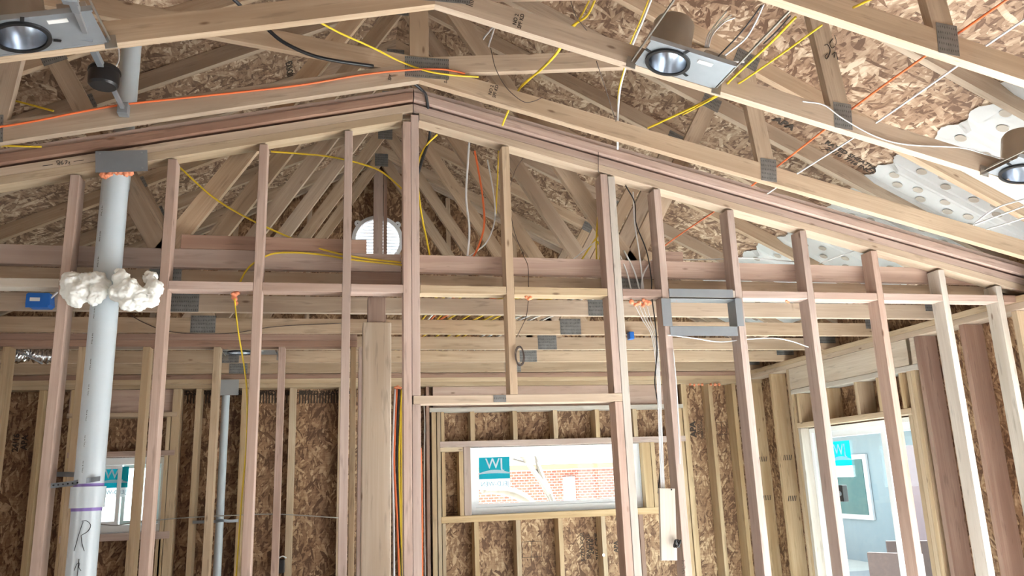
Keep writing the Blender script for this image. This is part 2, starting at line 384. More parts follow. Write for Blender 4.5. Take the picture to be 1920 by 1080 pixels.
def roof_text(s, x, y, size, rot, bold=.0, side=1):
    p = roof_pt(x, y, s=side); Mx = M_R if side > 0 else M_L
    R3 = Mx.to_3x3().to_4x4(); M = Matrix.Translation(p) @ R3 @ Matrix.Rotation(math.radians(rot), 4, 'Z')
    return text('printed_stamp', s, M, size, INKF, ROOF_R if side > 0 else ROOF_L, .0006, bold)
for (s, x, y, sz, r, b) in (('EXPOSURE 1\nSIZED FOR SPACING', 1800, 145, .055, 90, .0015), ('APA', 1470, 232, .07, 90, .003), ('RATED SHEATHING\n24/16  7/16 INCH', 1600, 300, .045, 90, .0012),
                            ('SIZED FOR SPACING', 1740, 100, .05, 90, .001), ('APA', 1650, 322, .06, 90, .003), ('EXPOSURE 1', 1300, 190, .05, 90, .001)):
    roof_text(s, x, y, sz, r, b)
roof_text('EXPOSURE 1', 545, 140, .06, 0, .001, -1)
# ------------------------------------------------------------------ trusses
def gusset(root, x, z, w, h, y, rot=0., parent=None):
    M = Matrix.Translation((x, y-.0008, Z(z))) @ Matrix.Rotation(-math.radians(rot), 4, 'Y')
    bm = bmesh.new(); bm_box(bm, -w/2, w/2, -.0008, .0008, -h/2, h/2)
    return link('gusset_plate', bm_mesh(bm, 'gusset'), M, PLATE, parent or root)
def top_chords(root, Y, T=.038):
    for s, xe in ((1, XW+.16), (-1, XL-.16)):
        pts = [(XR, Z(RZ)), (xe, Z(topz(xe))), (xe, Z(topz(xe)+.0985)), (XR, Z(RZ+.0985))]
        prism('top_chord', pts, Y, Y+T, -s*aS, SPF, root)
def common_truss(Y, label, group='flat-bottomed roof trusses behind the partition'):
    r = thing('flat_roof_truss', (XR, Y, Z(CE)), label, 'roof truss', group)
    box('bottom_chord', (XL-.14, Y, Z(CE)), (XW+.13, Y+.038, Z(CE+.089)), SPF, r, .0015)
    top_chords(r, Y)
    for s in (1, -1):
        P = lambda d, z: (XR+s*d, Z(z))
        prism('web', [P(0, 2.76), P(1.147, .994), P(1.253, .994), P(.0794, 2.80), P(0, 2.838)], Y+.0012, Y+.0368, math.atan(1.54)*-s, SPF, r)
        bar('web', (XR+s*1.10, Y+.019, Z(.985)), (XR+s*1.69, Y+.019, Z(2.03)), .089, .0356, SPF, r)
        gusset(r, XR+s*1.13, .955, .14, .105, Y); gusset(r, XR+s*1.70, 2.04, .11, .08, Y, -s*26)
        xe = XW if s > 0 else XL
        gusset(r, xe+s*.02, 1.02, .16, .13, Y)
        for d in (.62,): pass
    gusset(r, XR, 2.80, .115, .12, Y)
    return r
def scissor_truss(Y, label):
    r = thing('scissor_roof_truss', (XR, Y, Z(1.81)), label, 'roof truss', 'scissor roof trusses over the vaulted room')
    top_chords(r, Y); aB = math.atan(SB)
    for s, xe in ((1, XW+.13), (-1, XL-.13)):
        prism('bottom_chord', [(XR, Z(1.81)), (xe, Z(vault(xe))), (xe, Z(vault(xe)+.0916)), (XR, Z(1.9016))], Y, Y+.038, -s*aB, SPF, r)
        bar('web', (XR+s*.045, Y+.019, Z(1.888)), (XR+s*1.66, Y+.019, Z(2.088)), .089, .0356, SPF, r)
        bar('web', (XR+s*1.735, Y+.019, Z(1.44)), (XR+s*1.675, Y+.019, Z(2.03)), .089, .0356, SPF, r)
        gusset(r, XR+s*1.735, 1.455, .085, .12, Y, -s*5); gusset(r, XR+s*1.685, 2.06, .13, .085, Y, -s*26)
    bar('king_post', (XR, Y+.019, Z(1.885)), (XR, Y+.019, Z(2.84)), .089, .0356, SPF, r)
    gusset(r, XR+.035, 1.875, .205, .105, Y); gusset(r, XR, 2.83, .15, .14, Y)
    return r
TZ, TA, TB = 2.12, 2.73, 3.34
scissor_truss(TZ, 'nearest scissor truss, crossing only the upper right corner of the view')
scissor_truss(TA, 'scissor truss carrying the recessed can lights, second from the viewer')
scissor_truss(TB, 'scissor truss with the orange cable along its chord, just ahead of the partition')
CY = [3.783, 4.28, 4.88, 5.48, 6.08, 6.66]
for Y, l in zip(CY, ['flat-bottomed truss tight behind the stud partition, its webs palest and largest', 'flat-bottomed truss next after the one tight behind the partition',
                     'flat-bottomed truss over the inner left partition top plates', 'flat-bottomed truss midway between partition and window wall',
                     'flat-bottomed truss next to last before the window wall', 'flat-bottomed truss closest to the window wall']):
    common_truss(Y, l)
# gable end framing over the window wall
g = thing('gable_end_frame', (XR, 6.80, Z(CE)), 'gable end frame of upright studs around the round vent', 'gable frame')
box('bottom_chord', (XL-.1, 6.80, Z(CE)), (XW+.1, 6.838, Z(CE+.089)), SPF, g, .0015); top_chords(g, 6.80)
for i in range(-5, 6):
    x = at(717, 450, 6.8).x-.02 + i*.61 if i else None
    if x is None: continue
    if XL < x < XW: box('upright', (x-.019, 6.801, Z(CE+.09)), (x+.019, 6.837, Z(topz(x)-.02)), SPF, g)
xa = at(700, 450, 6.72).x; box('upright', (xa, 6.72, Z(CE+.09)), (xa+.083, 6.757, Z(2.72)), FIR, g)
xb = at(719, 450, 6.79).x; box('upright', (xb, 6.765, Z(CE+.09)), (xb+.03, 6.85, Z(2.72)), RED, g)
# round gable vent
v = thing('round_gable_vent', (VC.x, Yo, VC.z-VR), 'round white louvred vent high in the gable', 'vent')
Mv = Matrix.Translation((VC.x, Yo-.008, VC.z)) @ RX
lathe('ring', [(VR-.012, -.03), (VR+.022, -.03), (VR+.022, .012), (VR-.012, .012)], Mv @ Matrix.Translation((0, 0, 0)), VINYL, v, 56, True)
for a in (40, 140, 220, 320):
    q = Vector((VC.x+(VR+.026)*math.cos(math.radians(a)), Yo-.012, VC.z+(VR+.026)*math.sin(math.radians(a))))
    lug = cyl('screw_lug', q, q+Vector((0, -.01, 0)), .028, VINYL, v, 20)
    cyl('screw', q+Vector((0, -.0105, 0)), q+Vector((0, -.013, 0)), .005, INK, lug, 10)
for k in range(13):
    z = -VR+.03*k+.015
    if abs(z) < VR-.01:
        w = math.sqrt(VR*VR-z*z)
        bar('louver', (VC.x-w, Yo+.035, VC.z+z), (VC.x+w, Yo+.035, VC.z+z), .026, .002, VINYL, v, Vector((0, .8, -.6)).normalized(), 0)
# ------------------------------------------------------------------ the stud partition
def front_stud(x, z0, z1, mat, label, name='stud', y0=YF, y1=YK, w=.038, group='studs of the near partition'):
    return tag(box(name, (x, y0, z0), (x+w, y1, z1), mat, None, .002, 2), label, 'stud', group)
def rk(x): return 1.762-SB*abs(x-XR)       # underside of the raked plates
def fs(x, mat, label, zlo=0.): return front_stud(x, zlo, Z(rk(x+(.038 if x > XR else 0)))-.002, mat, label)
fs(-1.589-.02, FIR, 'near partition stud at the edge of view beyond the thick white pipe')
fs(-1.183, FIR, 'near partition stud just left of the thick white pipe')
fs(-.781, FIR, 'near partition stud just right of the thick white pipe')
fs(-.382, FIR, 'near partition stud with the yellow cable drop beside it')
fs(.012, FIR, 'near partition stud in front of the broad square column')
HZ0, HZ1 = .350, .388                        # header over the opening
fs(.2935, FIR, 'full height pink stud of the pair under the ridge of the partition')
front_stud(.333, 0, Z(HZ0)-.001, FIR, 'jack stud carrying the flat header at its end nearest the broad column')
front_stud(.333, Z(HZ1)+.001, Z(rk(.371)+.03), FIR, 'short stud of the ridge pair standing on the flat header')
front_stud(.7906, Z(HZ1)+.001, Z(rk(.83))-.002, SPF, 'pale stud on the middle of the flat header with a wire coil')
front_stud(1.306, 0, Z(HZ0)-.001, FIR, 'jack stud carrying the flat header in front of the wide window')
front_stud(1.306, Z(HZ1)+.001, Z(rk(1.344))-.002, FIR, 'short stud standing on the flat header end above the wide window')
fs(1.3462, WHI, 'greyish full height stud doubled beside the opening')
fs(1.594, FIR, 'near partition stud with the scrap board and cables')
fs(2.0, FIR, 'near partition stud on the window wall corner side of the metal sleeve')
fs(2.416, FIR, 'near partition stud pierced by the thin white cable')
fs(2.835, FIR, 'near partition stud crossing the left edge of the sliding door')
fs(3.243, WHI, 'near partition stud crossing the middle of the sliding door')
fs(3.60, WHI, 'near partition stud closest to the side wall')
h = thing('flat_header', (.338, YF, Z(HZ0)), 'flat 2x4 header over the opening, square on its jack studs', 'header')
box('board', (.338, YF-.001, Z(HZ0)), (1.345, YK, Z(HZ1)), SPF, h, .002)
gx = at(937, 745, YF).x; box('nail_plate', (gx-.03, YF-.003, Z(HZ0+.003)), (gx+.03, YF-.001, Z(HZ1-.002)), PLATE, h)
# raked plates
for s, nm in ((1, 'long'), (-1, 'other')):
    xe = XW+.1 if s > 0 else XL-.1
    sd = 'falling toward the sliding door side' if s > 0 else 'falling toward the pipe side'
    def rp(lo, hi, y0, y1, mat, lab, x0=XR+s*.002):
        o = prism('raked_plate', [(x0, Z(lo-SB*abs(x0-XR))), (xe, Z(lo-SB*abs(xe-XR))), (xe, Z(hi-SB*abs(xe-XR))), (x0, Z(hi-SB*abs(x0-XR)))], y0, y1, -s*math.atan(SB), mat)
        tag(o, lab, 'plate', 'raked top plates of the partition')
    rp(1.765, 1.8035, YF, YK, SPF if s > 0 else YEL, 'lowest raked plate of the partition, '+sd, XR+s*(.03 if s > 0 else .054))
    rp(1.805, 1.8435, YF-.001, YK, FIR if s > 0 else SPF, 'middle raked plate of the partition, '+sd)
    rp(1.859, 1.899, YF-.022, YK+.01, FIR if s > 0 else RED, 'topmost raked plate of the partition, '+sd)
    rp(1.900, 1.925, YF-.016, YK+.01, FIR, 'thin strip lying on the topmost raked plate, '+sd)
# blocking
BZ0, BZ1 = .872, .911
blocks = [(-1.57, -1.183, WHI, 'pale flat block between the two studs left of the pipe'), (-.743, -.382, FIR, 'flat block with orange foam and the yellow cable through it'),
          (-.344, .012, FIR, 'flat block left of the broad column head'), (.05, .2935, FIR, 'flat block over the broad column'), (.371, .7906, YEL, 'yellowish flat block nearest the ridge stud pair'),
          (.8286, 1.306, YEL, 'yellowish flat block with the orange foam dot under it'), (1.384, 1.594, RED, 'short reddish block with orange foam and white cables'),
          (1.632, 2.0, WHI, 'flat block above the metal sleeve'), (2.038, 2.416, FIR, 'flat block right of the metal sleeve'), (2.454, 2.835, FIR, 'flat block with notched end, second right of the metal sleeve'),
          (2.873, 3.243, FIR, 'flat block made of two short pieces before the sliding door'), (3.281, 3.60, FIR, 'flat block nearest the side wall in the partition'), (3.638, 3.80, RED, 'last stub of blocking against the side wall')]
for x0, x1, m, l in blocks: tag(box('blocking', (x0+.001, YF+.001, Z(BZ0)), (x1-.001, YK-.001, Z(BZ1)), m, None, .002, 0), l, 'blocking', 'flat blocking between the partition studs')
# long rail behind the studs
for x0, x1, m, l in ((XL-.1, .29, FIR, 'pink 2x4 rail on edge behind the studs, pipe side'), (.372, XW+.1, FIR, 'pink 2x4 rail on edge behind the studs, sliding door side')):
    tag(box('rail', (x0, YK+.002, Z(.997)), (x1, YK+.04, Z(1.086)), m, None, .002), l, 'rail', 'rails behind the partition')
tag(box('rail', (.052, YK+.002, Z(.925)), (.291, YK+.04, Z(.996)), RED, None, .002), 'short dark board under the rail beside the ridge stud pair', 'rail', 'rails behind the partition')
o = box('plank', (-.72, YK+.003, Z(1.087)), (.125, YK+.04, Z(1.155)), RED, None, .002); tag(o, 'brown plank lying on the rail, its end against the round vent', 'plank')
bx = at(1260, 481, YK+.02); tag(box('scrap_block', (bx.x-.055, YK+.002, Z(1.087)), (bx.x+.055, YK+.04, Z(1.139)), RED, None, .002), 'small red-brown scrap block standing on the rail', 'wood block')
# broad column
tag(box('square_column', (.115, 3.872, 0), (.252, 4.01, Z(.775)), LVL, None, .006, 2), 'broad pale square timber column behind the near studs', 'column')
tag(box('post_extension', (.138, 3.885, Z(.776)), (.225, 3.972, Z(.904)), RED, None, .003, 2), 'short dark post on the head of the broad column', 'post')
# ------------------------------------------------------------------ inner partition on the left
YP = 4.92
pr = at(670, 630, YP).x
for k, (m, l) in enumerate(((RED, 'upper top plate of the inner partition'), (RED, 'lower top plate of the inner partition'))):
    tag(box('top_plate', (XL, YP, Z(CE-.0385*(k+1))), (pr, YP+.089, Z(CE-.0385*k-.0005)), m, None, .002), l, 'plate', 'top plates of the inner partition')
for px_, w, m, l in ((-3, .038, YEL, 'inner partition stud at the edge of view'), (141, .038, YEL, 'inner partition stud close left of the thick white pipe'), (263, .038, YEL, 'inner partition stud crossing the small window'),
                  (397, .038, YEL, 'inner partition stud just left of the thin white pipe'), (520, .038, FIR, 'inner partition stud right of the yellow cable drop'), (657, .034, YEL, 'end stud of the inner partition beside the column')):
    x = at(px_, 720, YP).x
    tag(box('stud', (x, YP, 0), (x+w, YP+.089, Z(CE-.078)), m, None, .002, 2), l, 'stud', 'studs of the inner partition')
x = at(672, 720, 4.75).x
tag(box('stud', (x, 4.75, 0), (x+.034, 4.839, Z(.80)), FIR, None, .002, 2), 'pink stud in the shade against the column', 'stud')
# ------------------------------------------------------------------ window wall framing (inner face YW)
def bw(name, x0, x1, z0, z1, m, l, cat, grp, axis=None, dy=0, d=.139):
    return tag(box(name, (x0, YW+dy, Z(z0) if z0 is not None else 0), (x1, YW+dy+d, Z(z1)), m, None, .002, axis), l, cat, grp)
for k in range(3 if False else 2):
    bw('top_plate', XL, XW+.14, CE-.0385*(k+1), CE-.0385*k-.0005, (RED, YEL)[k], ('upper' if k == 0 else 'lower')+' top plate of the window wall', 'plate', 'top plates of the window wall', 0)
bw('top_plate', XL, XW+.14, CE-.112, CE-.0775, YEL, 'third plate strip under the window wall top plates', 'plate', 'top plates of the window wall', 0)
TP = CE-.113
bw('header_beam', .79, 3.02, .612, TP-.001, HDR, 'wide pinkish header beam over the long window', 'beam', None, 0, .03, .1)
bw('header_beam', -2.03, -1.235, .612, TP-.001, HDR, 'short reddish header beam over the small window', 'beam', None, 0, .03, .1)
bw('header_plate', .757, 3.05, .575, .611, WHI, 'pale flat plate under the wide header beam', 'plate', None, 0, -.002)
bw('header_plate', -2.03, -1.235, .575, .611, SPF, 'flat plate under the short header beam', 'plate', None, 0, -.002)
def bst(pxs, y, w, m, l, z0=None, z1=TP-.001, grp='studs of the window wall', name='stud'):
    x = at(pxs, y, YW).x; return bw(name, x, x+w, z0, z1, m, l, 'stud', grp, 2)
bst(799, 770, .026, RED, 'brown king stud left of the wide header beam')
bst(809, 780, .038, YEL, 'yellow trimmer stud under the wide header, outer', z1=.574)
bst(819, 780, .03, YEL, 'yellow trimmer stud under the wide header, inner', z1=.574)
for p, l in ((827, 'left end'), (882, 'above the sticker'), (962, 'above the tree trunk'), (1038, 'above the brick house'), (1117, 'above the far end of the brick house'), (1188, 'beside the doubled partition stud')):
    bst(p, 800, .038 if p != 827 else .028, YEL, 'short cripple stud over the wide window, '+l, z0=.330, z1=.574, grp='cripple studs over the wide window', name='cripple_stud')
bw('window_header_plate', .84, 3.05, .280, .329, FIR, 'flat board right above the wide window', 'board', None, 0, -.002)
bw('window_sill_plate', .845, 2.90, -.330, -.277, YEL, 'flat board right under the wide window', 'board', None, 0, -.002)
bw('window_side_stud', W1[0]-.06, W1[0]-.002, -.276, .279, FIR, 'short stud at the sticker side of the wide window', 'stud', None, 2)
bw('window_side_stud', W1[1]+.002, W1[1]+.075, -.276, .279, YEL, 'short stud at the far side of the wide window', 'stud', None, 2)
bw('window_side_stud', W1[1]+.08, W1[1]+.118, -.276, .279, YEL, 'doubled short stud beside the far side of the wide window', 'stud', None, 2)
bw('small_frame_stud', .855, .885, -.276, .243, YEL, 'thin upright at the left of the narrow framed bay', 'stud', None, 2)
bw('small_frame_stud', 1.0, 1.036, -.276, .243, YEL, 'thin upright at the right of the narrow framed bay', 'stud', None, 2)
bw('small_frame_board', .84, 1.036, .244, .279, YEL, 'short board capping the narrow framed bay', 'board', None, 0)
for p, l in ((830, 'under the narrow bay'), (890, 'under the sticker'), (969, 'second from the sticker'), (1049, 'third from the sticker'), (1130, 'fourth from the sticker'), (1202, 'behind the doubled partition stud')):
    bst(p, 1030, .038 if p != 830 else .028, YEL if p < 1200 else RED, 'short cripple stud below the wide window, '+l, z1=-.331, grp='cripple studs below the wide window', name='cripple_stud')
bst(1278, 850, .036, YEL, 'yellow trimmer stud at the far end of the wide header', z1=.574)
bst(1287, 850, .05, YEL, 'yellow king stud at the far end of the wide header')
bst(1339, 850, .038, YEL, 'window wall stud between the trimmer and the corner')
bst(1384, 850, .038, YEL, 'corner stud where window wall meets sliding door wall')
for p, y_, w, l in ((56, 900, .038, 'window wall stud beyond the pipe at the edge of view'), (118, 900, .04, 'window wall stud left of the small window'), (305, 900, .03, 'trimmer stud at the right of the small window'), (314, 900, .06, 'king stud at the right of the small window'),
                 (358, 900, .038, 'window wall stud left of the thin white pipe'), (446, 900, .045, 'window wall stud right of the thin white pipe'), (538, 900, .05, 'window wall stud with the small black box')):
    bst(p, y_, w, YEL, l, z1=TP-.001 if p != 305 else .574)
bst(632, 900, .04, SPF, 'window wall stud nearest the inner partition end')
bst(755, 900, .05, RED, 'brown window wall stud seen between the ridge pair and the opening')
bw('window_header_plate', -2.0, -1.235, .275, .315, FIR, 'flat board right above the small window', 'board', None, 0, -.002)
bw('window_sill_plate', -2.0, -1.235, -.345, -.292, FIR, 'flat board right under the small window', 'board', None, 0, -.002)
for p, l in ((236, 'left'), (290, 'right')):
    bst(p, 1040, .038, YEL, 'short cripple stud below the small window, '+l+' one', z1=-.346, grp='cripple studs below the small window', name='cripple_stud')
# noggins and print on the window wall
def wall_text(s, x, y, size, rot=0, b=0., par=wb):
    p = at(x, y, Yo-.0068); M = Matrix.Translation(p) @ RX @ Matrix.Rotation(math.radians(rot), 4, 'Z')
    return text('printed_stamp', s, M, size, INKF, par, .0004, b)
wall_text('APA', 1300, 805, .075, 90, .004); wall_text('RATED\nSHEATHING', 1313, 805, .03, 90, .001)
wall_text('24/16\n7/16 CAT', 1115, 1025, .055, 90, .002); wall_text('SIZED FOR\nSPACING', 1098, 1025, .05, 90, .001); wall_text('APA', 1155, 1025, .05, 90, .002)
for x in (360, 445, 520, 600): wall_text('APA RATED SHEATHING', x, 737, .05, 90 if False else 0, .002)
wall_text('|||||||||||||||', 600, 745, .09, 0, .002); wall_text('|||||||||||||', 505, 745, .09, 0, .002); wall_text('|||||||||', 375, 745, .09, 0, .002); wall_text('24/16\nAPA', 38, 830, .06, 90, .002)
def stamp_box(x, y, w, h):
    p = at(x, y, Yo-.0068); t = .004
    bm = bmesh.new()
    for a in ((-w/2, w/2, h/2-t, h/2), (-w/2, w/2, -h/2, -h/2+t), (-w/2, -w/2+t, -h/2, h/2), (w/2-t, w/2, -h/2, h/2), (-t/2, t/2, -h/2, h/2)):
        bm_box(bm, a[0], a[1], -.0003, .0003, a[2], a[3])
    link('printed_frame', bm_mesh(bm, 'fr'), Matrix.Translation(p), INKF, wb)
stamp_box(997, 1030, .17, .13); stamp_box(1353, 803, .10, .12); stamp_box(850, 945, .16, .14)
# ------------------------------------------------------------------ windows in the back wall
def frame_ring(name, x0, x1, z0, z1, y0, y1, t, mat, parent):
    bm = bmesh.new()
    for a in ((x0, x1, z1-t, z1), (x0, x1, z0, z0+t), (x0, x0+t, z0+t, z1-t), (x1-t, x1, z0+t, z1-t)): bm_box(bm, a[0], a[1], y0, y1, a[2], a[3], .002)
    return link(name, bm_mesh(bm, name), Matrix.Identity(4), mat, parent)
def sticker(win, cx, cz, w, y, flip=-1, big='JW', M0=None):
    """teal sticker stuck outside the pane, read from the back so its letters run mirrored"""
    h = w*.72
    base = M0 or (Matrix.Translation((cx, y, cz)) @ RX)
    bm = bmesh.new(); bm_box(bm, -w/2, w/2, -h/2, h/2, -.0006, .0006)
    s = link('sticker', bm_mesh(bm, 'st'), base, TEAL, win)
    Fm = Matrix.Diagonal((-1, 1, 1, 1))
    text('sticker_letters', big, base @ Matrix.Translation((0, h*.14, .0012)) @ Fm, h*.62, STW, s, .0003, .001)
    bm = bmesh.new()
    n = 12; v = []
    for i in range(n+1):
        t = i/n; v.append((bm.verts.new((-w/2+w*t, -h*.24+.13*h*math.sin(t*math.pi), .001)), bm.verts.new((-w/2+w*t, -h*.29+.03*h*math.sin(t*math.pi), .001))))
    for i in range(n): bm.faces.new((v[i][0], v[i+1][0], v[i+1][1], v[i][1]))
    link('sticker_swoosh', bm_mesh(bm, 'sw'), base, STW, s)
    bm = bmesh.new(); bm_box(bm, -w/2, w/2, -h*.95, -h/2, -.0005, .0005)
    s2 = link('sticker', bm_mesh(bm, 'st2'), base, STW, win)
    text('sticker_letters', 'JELD-WEN', base @ Matrix.Translation((0, -h*.72, .0012)) @ Fm, h*.27, plain('sticker_ink', (.15, .25, .3), .6) if 'sticker_ink' not in bpy.data.materials else bpy.data.materials['sticker_ink'], s2, .0003, 0)
def window(name, W, yv, mull=None):
    w = thing(name, (0, YW, Z(W[2])), None, None); w['kind'] = 'structure'
    frame_ring('window_frame', W[0]+.004, W[1]-.004, Z(W[2])+.004, Z(W[3])-.004, yv, yv+.07, .05, VINYL, w)
    frame_ring('sash', W[0]+.055, (mull or W[1])-.055, Z(W[2])+.055, Z(W[3])-.055, yv+.02, yv+.05, .028, VINYL, w)
    if mull:
        frame_ring('sash', mull-.05, W[1]-.055, Z(W[2])+.055, Z(W[3])-.055, yv+.045, yv+.065, .028, VINYL, w)
    box('glass_pane', (W[0]+.05, yv+.036, Z(W[2])+.05), (W[1]-.05, yv+.040, Z(W[3])-.05), GLASS, w)
    frame_ring('jamb_liner', W[0], W[1], Z(W[2]), Z(W[3]), YW+.075, yv+.005, .004, VINYL, w)
    return w
w1 = window('window_1', W1, YW+.10)
sticker(w1, at(927, 876, YW+.13).x, at(927, 876, YW+.13).z, .27, YW+.133)
w2 = window('window_2', W2, YW+.10, W2[0]+.40)
p = at(212, 895, YW+.13); sticker(w2, p.x, p.z, .22, YW+.133)
w2_ = None
# ------------------------------------------------------------------ sliding door wall framing (inner face XW)
def rw(name, y0, y1, z0, z1, m, l, cat, grp, axis=None, dx=0, d=.139):
    return tag(box(name, (XW+dx, y0, Z(z0) if z0 is not None else 0), (XW+dx+d, y1, Z(z1)), m, None, .002, axis), l, cat, grp)
for k in range(2):
    rw('top_plate', -2.0, YW-.001, CE-.0385*(k+1), CE-.0385*k-.0005, YEL if k == 0 else SPF, ('upper' if k == 0 else 'lower')+' top plate of the sliding door wall', 'plate', 'top plates of the sliding door wall', 1)
TR = CE-.078
rw('header_beam', 4.50, 6.03, .65, TR-.001, LVL, 'smooth pale header beam over the sliding door', 'beam', None, 1, .0, .09)
rw('header_plate', 4.50, 6.03, .612, .649, WHI, 'bright flat plate under the smooth door header', 'plate', None, 1, -.003)
rw('door_head_plate', 4.62, 6.0, .332, .372, YEL, 'flat board right above the sliding door', 'board', None, 1, -.002)
for y, l in ((5.92, 'at the corner side'), (5.55, 'second from the corner side'), (5.15, 'middle'), (4.90, 'fourth from the corner side'), (4.66, 'at the viewer side')):
    rw('cripple_stud', y, y+.038, .373, .611, YEL, 'short cripple stud over the sliding door, '+l, 'stud', 'cripple studs over the sliding door', 2)
def ry(x, y): return atX(x, y, XW).y
for yv, z1, m, l in ((ry(1466, 887), TR, YEL, 'sliding door wall stud between corner and door'), (ry(1420, 887), TR, YEL, 'sliding door wall stud closest to the corner'),
                 (6.031, TR, YEL, 'king stud at the corner side of the sliding door'), (5.99, .649, YEL, 'trimmer stud at the corner side of the sliding door'), (5.951, .33, WHI, 'lower trimmer at the corner side of the sliding door'),
                 (4.62, .33, YEL, 'lower trimmer at the viewer side of the sliding door'), (4.58, .649, YEL, 'trimmer stud at the viewer side of the sliding door'), (4.54, TR, YEL, 'second trimmer at the viewer side of the sliding door'), (4.46, TR, RED, 'dark brown king stud at the viewer side of the sliding door'),  # king stud in the darker reddish lumber
                 (4.06, TR, RED, 'sliding door wall stud just past the partition'), (3.66, TR, YEL, 'sliding door wall stud on the viewer side of the partition')):
    rw('stud', yv, yv+.038, None, z1-.001, m, l, 'stud', 'studs of the sliding door wall', 2)
for o_ in [o for o in bpy.data.objects if o.get('group') == 'studs of the sliding door wall']:
    yy = o_.location.y-.0195
    if yy > 6.0 and 'stud' in o_.name and o_.location.x > XW and o_['label'].startswith('sliding door wall stud'):
        for zr in (.10, -.24):
            text('pencil_mark', '/////', Matrix.Translation((XW+.07, yy-.0004, Z(zr)+.0)) @ RX, .06, INK, o_, .0003, .001)
d = thing('door_1', (XW, DY0, 0), None, None); d['kind'] = 'structure'
def ring_yz(name, y0, y1, z0, z1, x0, x1, t, mat, parent):
    bm = bmesh.new()
    for a in ((y0, y1, z1-t, z1), (y0, y1, z0, z0+t), (y0, y0+t, z0+t, z1-t), (y1-t, y1, z0+t, z1-t)): bm_box(bm, x0, x1, a[0], a[1], a[2], a[3], .002)
    return link(name, bm_mesh(bm, name), Matrix.Identity(4), mat, parent)
ring_yz('door_frame', DY0+.005, DY1-.005, .045, Z(DZ)-.004, XW+.07, XW+.16, .035, VINYL, d)
ym = ry(1652, 900)+.03
ring_yz('sliding_panel', ym-.03, DY1-.04, .08, Z(DZ)-.04, XW+.085, XW+.115, .05, VINYL, d)
ring_yz('fixed_panel', DY0+.04, ym+.03, .08, Z(DZ)-.04, XW+.12, XW+.15, .05, VINYL, d)
box('glass_pane', (XW+.098, ym, .12), (XW+.102, DY1-.08, Z(DZ)-.08), GLASS, d)
box('glass_pane', (XW+.133, DY0+.08, .12), (XW+.137, ym, Z(DZ)-.08), GLASS, d)
p = atX(1582, 850, XW+.12)
MS = Matrix(((0, 0, -1, p.x-.03), (-1, 0, 0, p.y), (0, 1, 0, p.z), (0, 0, 0, 1)))
sticker(d, 0, 0, .26, 0, M0=MS)
# ------------------------------------------------------------------ plastic vent baffles stapled under the eaves
def baffle(y0, y1, xtop, label):
    """corrugated polystyrene sheet hung under the sheathing, running down to the eave"""
    M = M_R; u0, u1 = y0, y1; v0 = (xtop-XR)/math.cos(aS); v1 = (XW+.1-XR)/math.cos(aS)
    bm = bmesh.new(); nu, nv = 30, 14; rnd = random.Random(int(y0*100))
    def dep(u, v):
        t = (u-u0)/(u1-u0)
        z = .014
        for c in (.5,): z += .026*max(0, 1-abs((t-c)/.07)**3) if abs(t-c) < .07 else 0
        z += .014*max(0, 1-t/.05)+.014*max(0, 1-(1-t)/.05)
        return z if v > v0+.001 else .012
    grid = []
    for j in range(nv+1):
        row = []
        for i in range(nu+1):
            u = u0+(u1-u0)*i/nu; v = v0+(v1-v0)*j/nv
            if j == 0: v += .018*math.sin(i*.55)+rnd.uniform(-.006, .006)
            row.append(bm.verts.new((u, v, dep(u, v) if j else .010)))
        grid.append(row)
    for j in range(nv):
        for i in range(nu): bm.faces.new((grid[j][i], grid[j][i+1], grid[j+1][i+1], grid[j+1][i]))
    S = 1 if (M.to_3x3() @ Vector((0, 0, 1))).z < 0 else -1
    for vv in bm.verts: vv.co.z = S*(abs(vv.co.z)+.006)
    ext = bmesh.ops.solidify(bm, geom=bm.faces[:], thickness=.003)
    o = link('vent_baffle', bm_mesh(bm, 'baffle', False), M, BAFF)
    tag(o, label, 'vent baffle', 'white vent baffles under the eave')
    W = 1
    for a in (.17, .33, .67, .83):
        for b in range(4):
            u = u0+(u1-u0)*(a+.02*((b % 2)*2-1)); v = v0+.09+b*.17+(.07 if a in (.33, .83) else 0)
            if v > v1-.04: continue
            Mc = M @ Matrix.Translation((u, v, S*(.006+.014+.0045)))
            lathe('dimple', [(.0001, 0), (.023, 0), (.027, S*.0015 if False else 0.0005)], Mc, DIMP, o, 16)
    return o
bays = [(TZ, TA, 2.93, 'over the can light'), (TA, TB, 2.98, 'between the can light truss and the orange cable truss'), (TB, CY[0], 2.98, 'directly over the partition'),
        (CY[0], CY[1], 3.02, 'just past the partition'), (CY[1], CY[2], 3.05, 'third bay past the partition'), (CY[2], CY[3], 3.03, 'fourth bay past the partition'), (CY[3], CY[4], 3.03, 'fifth bay past the partition'), (CY[4], CY[5], 3.03, 'last bay before the window wall')]
for a, b, x, l in bays: baffle(a+.042, b-.004, x, 'white dimpled vent baffle '+l)
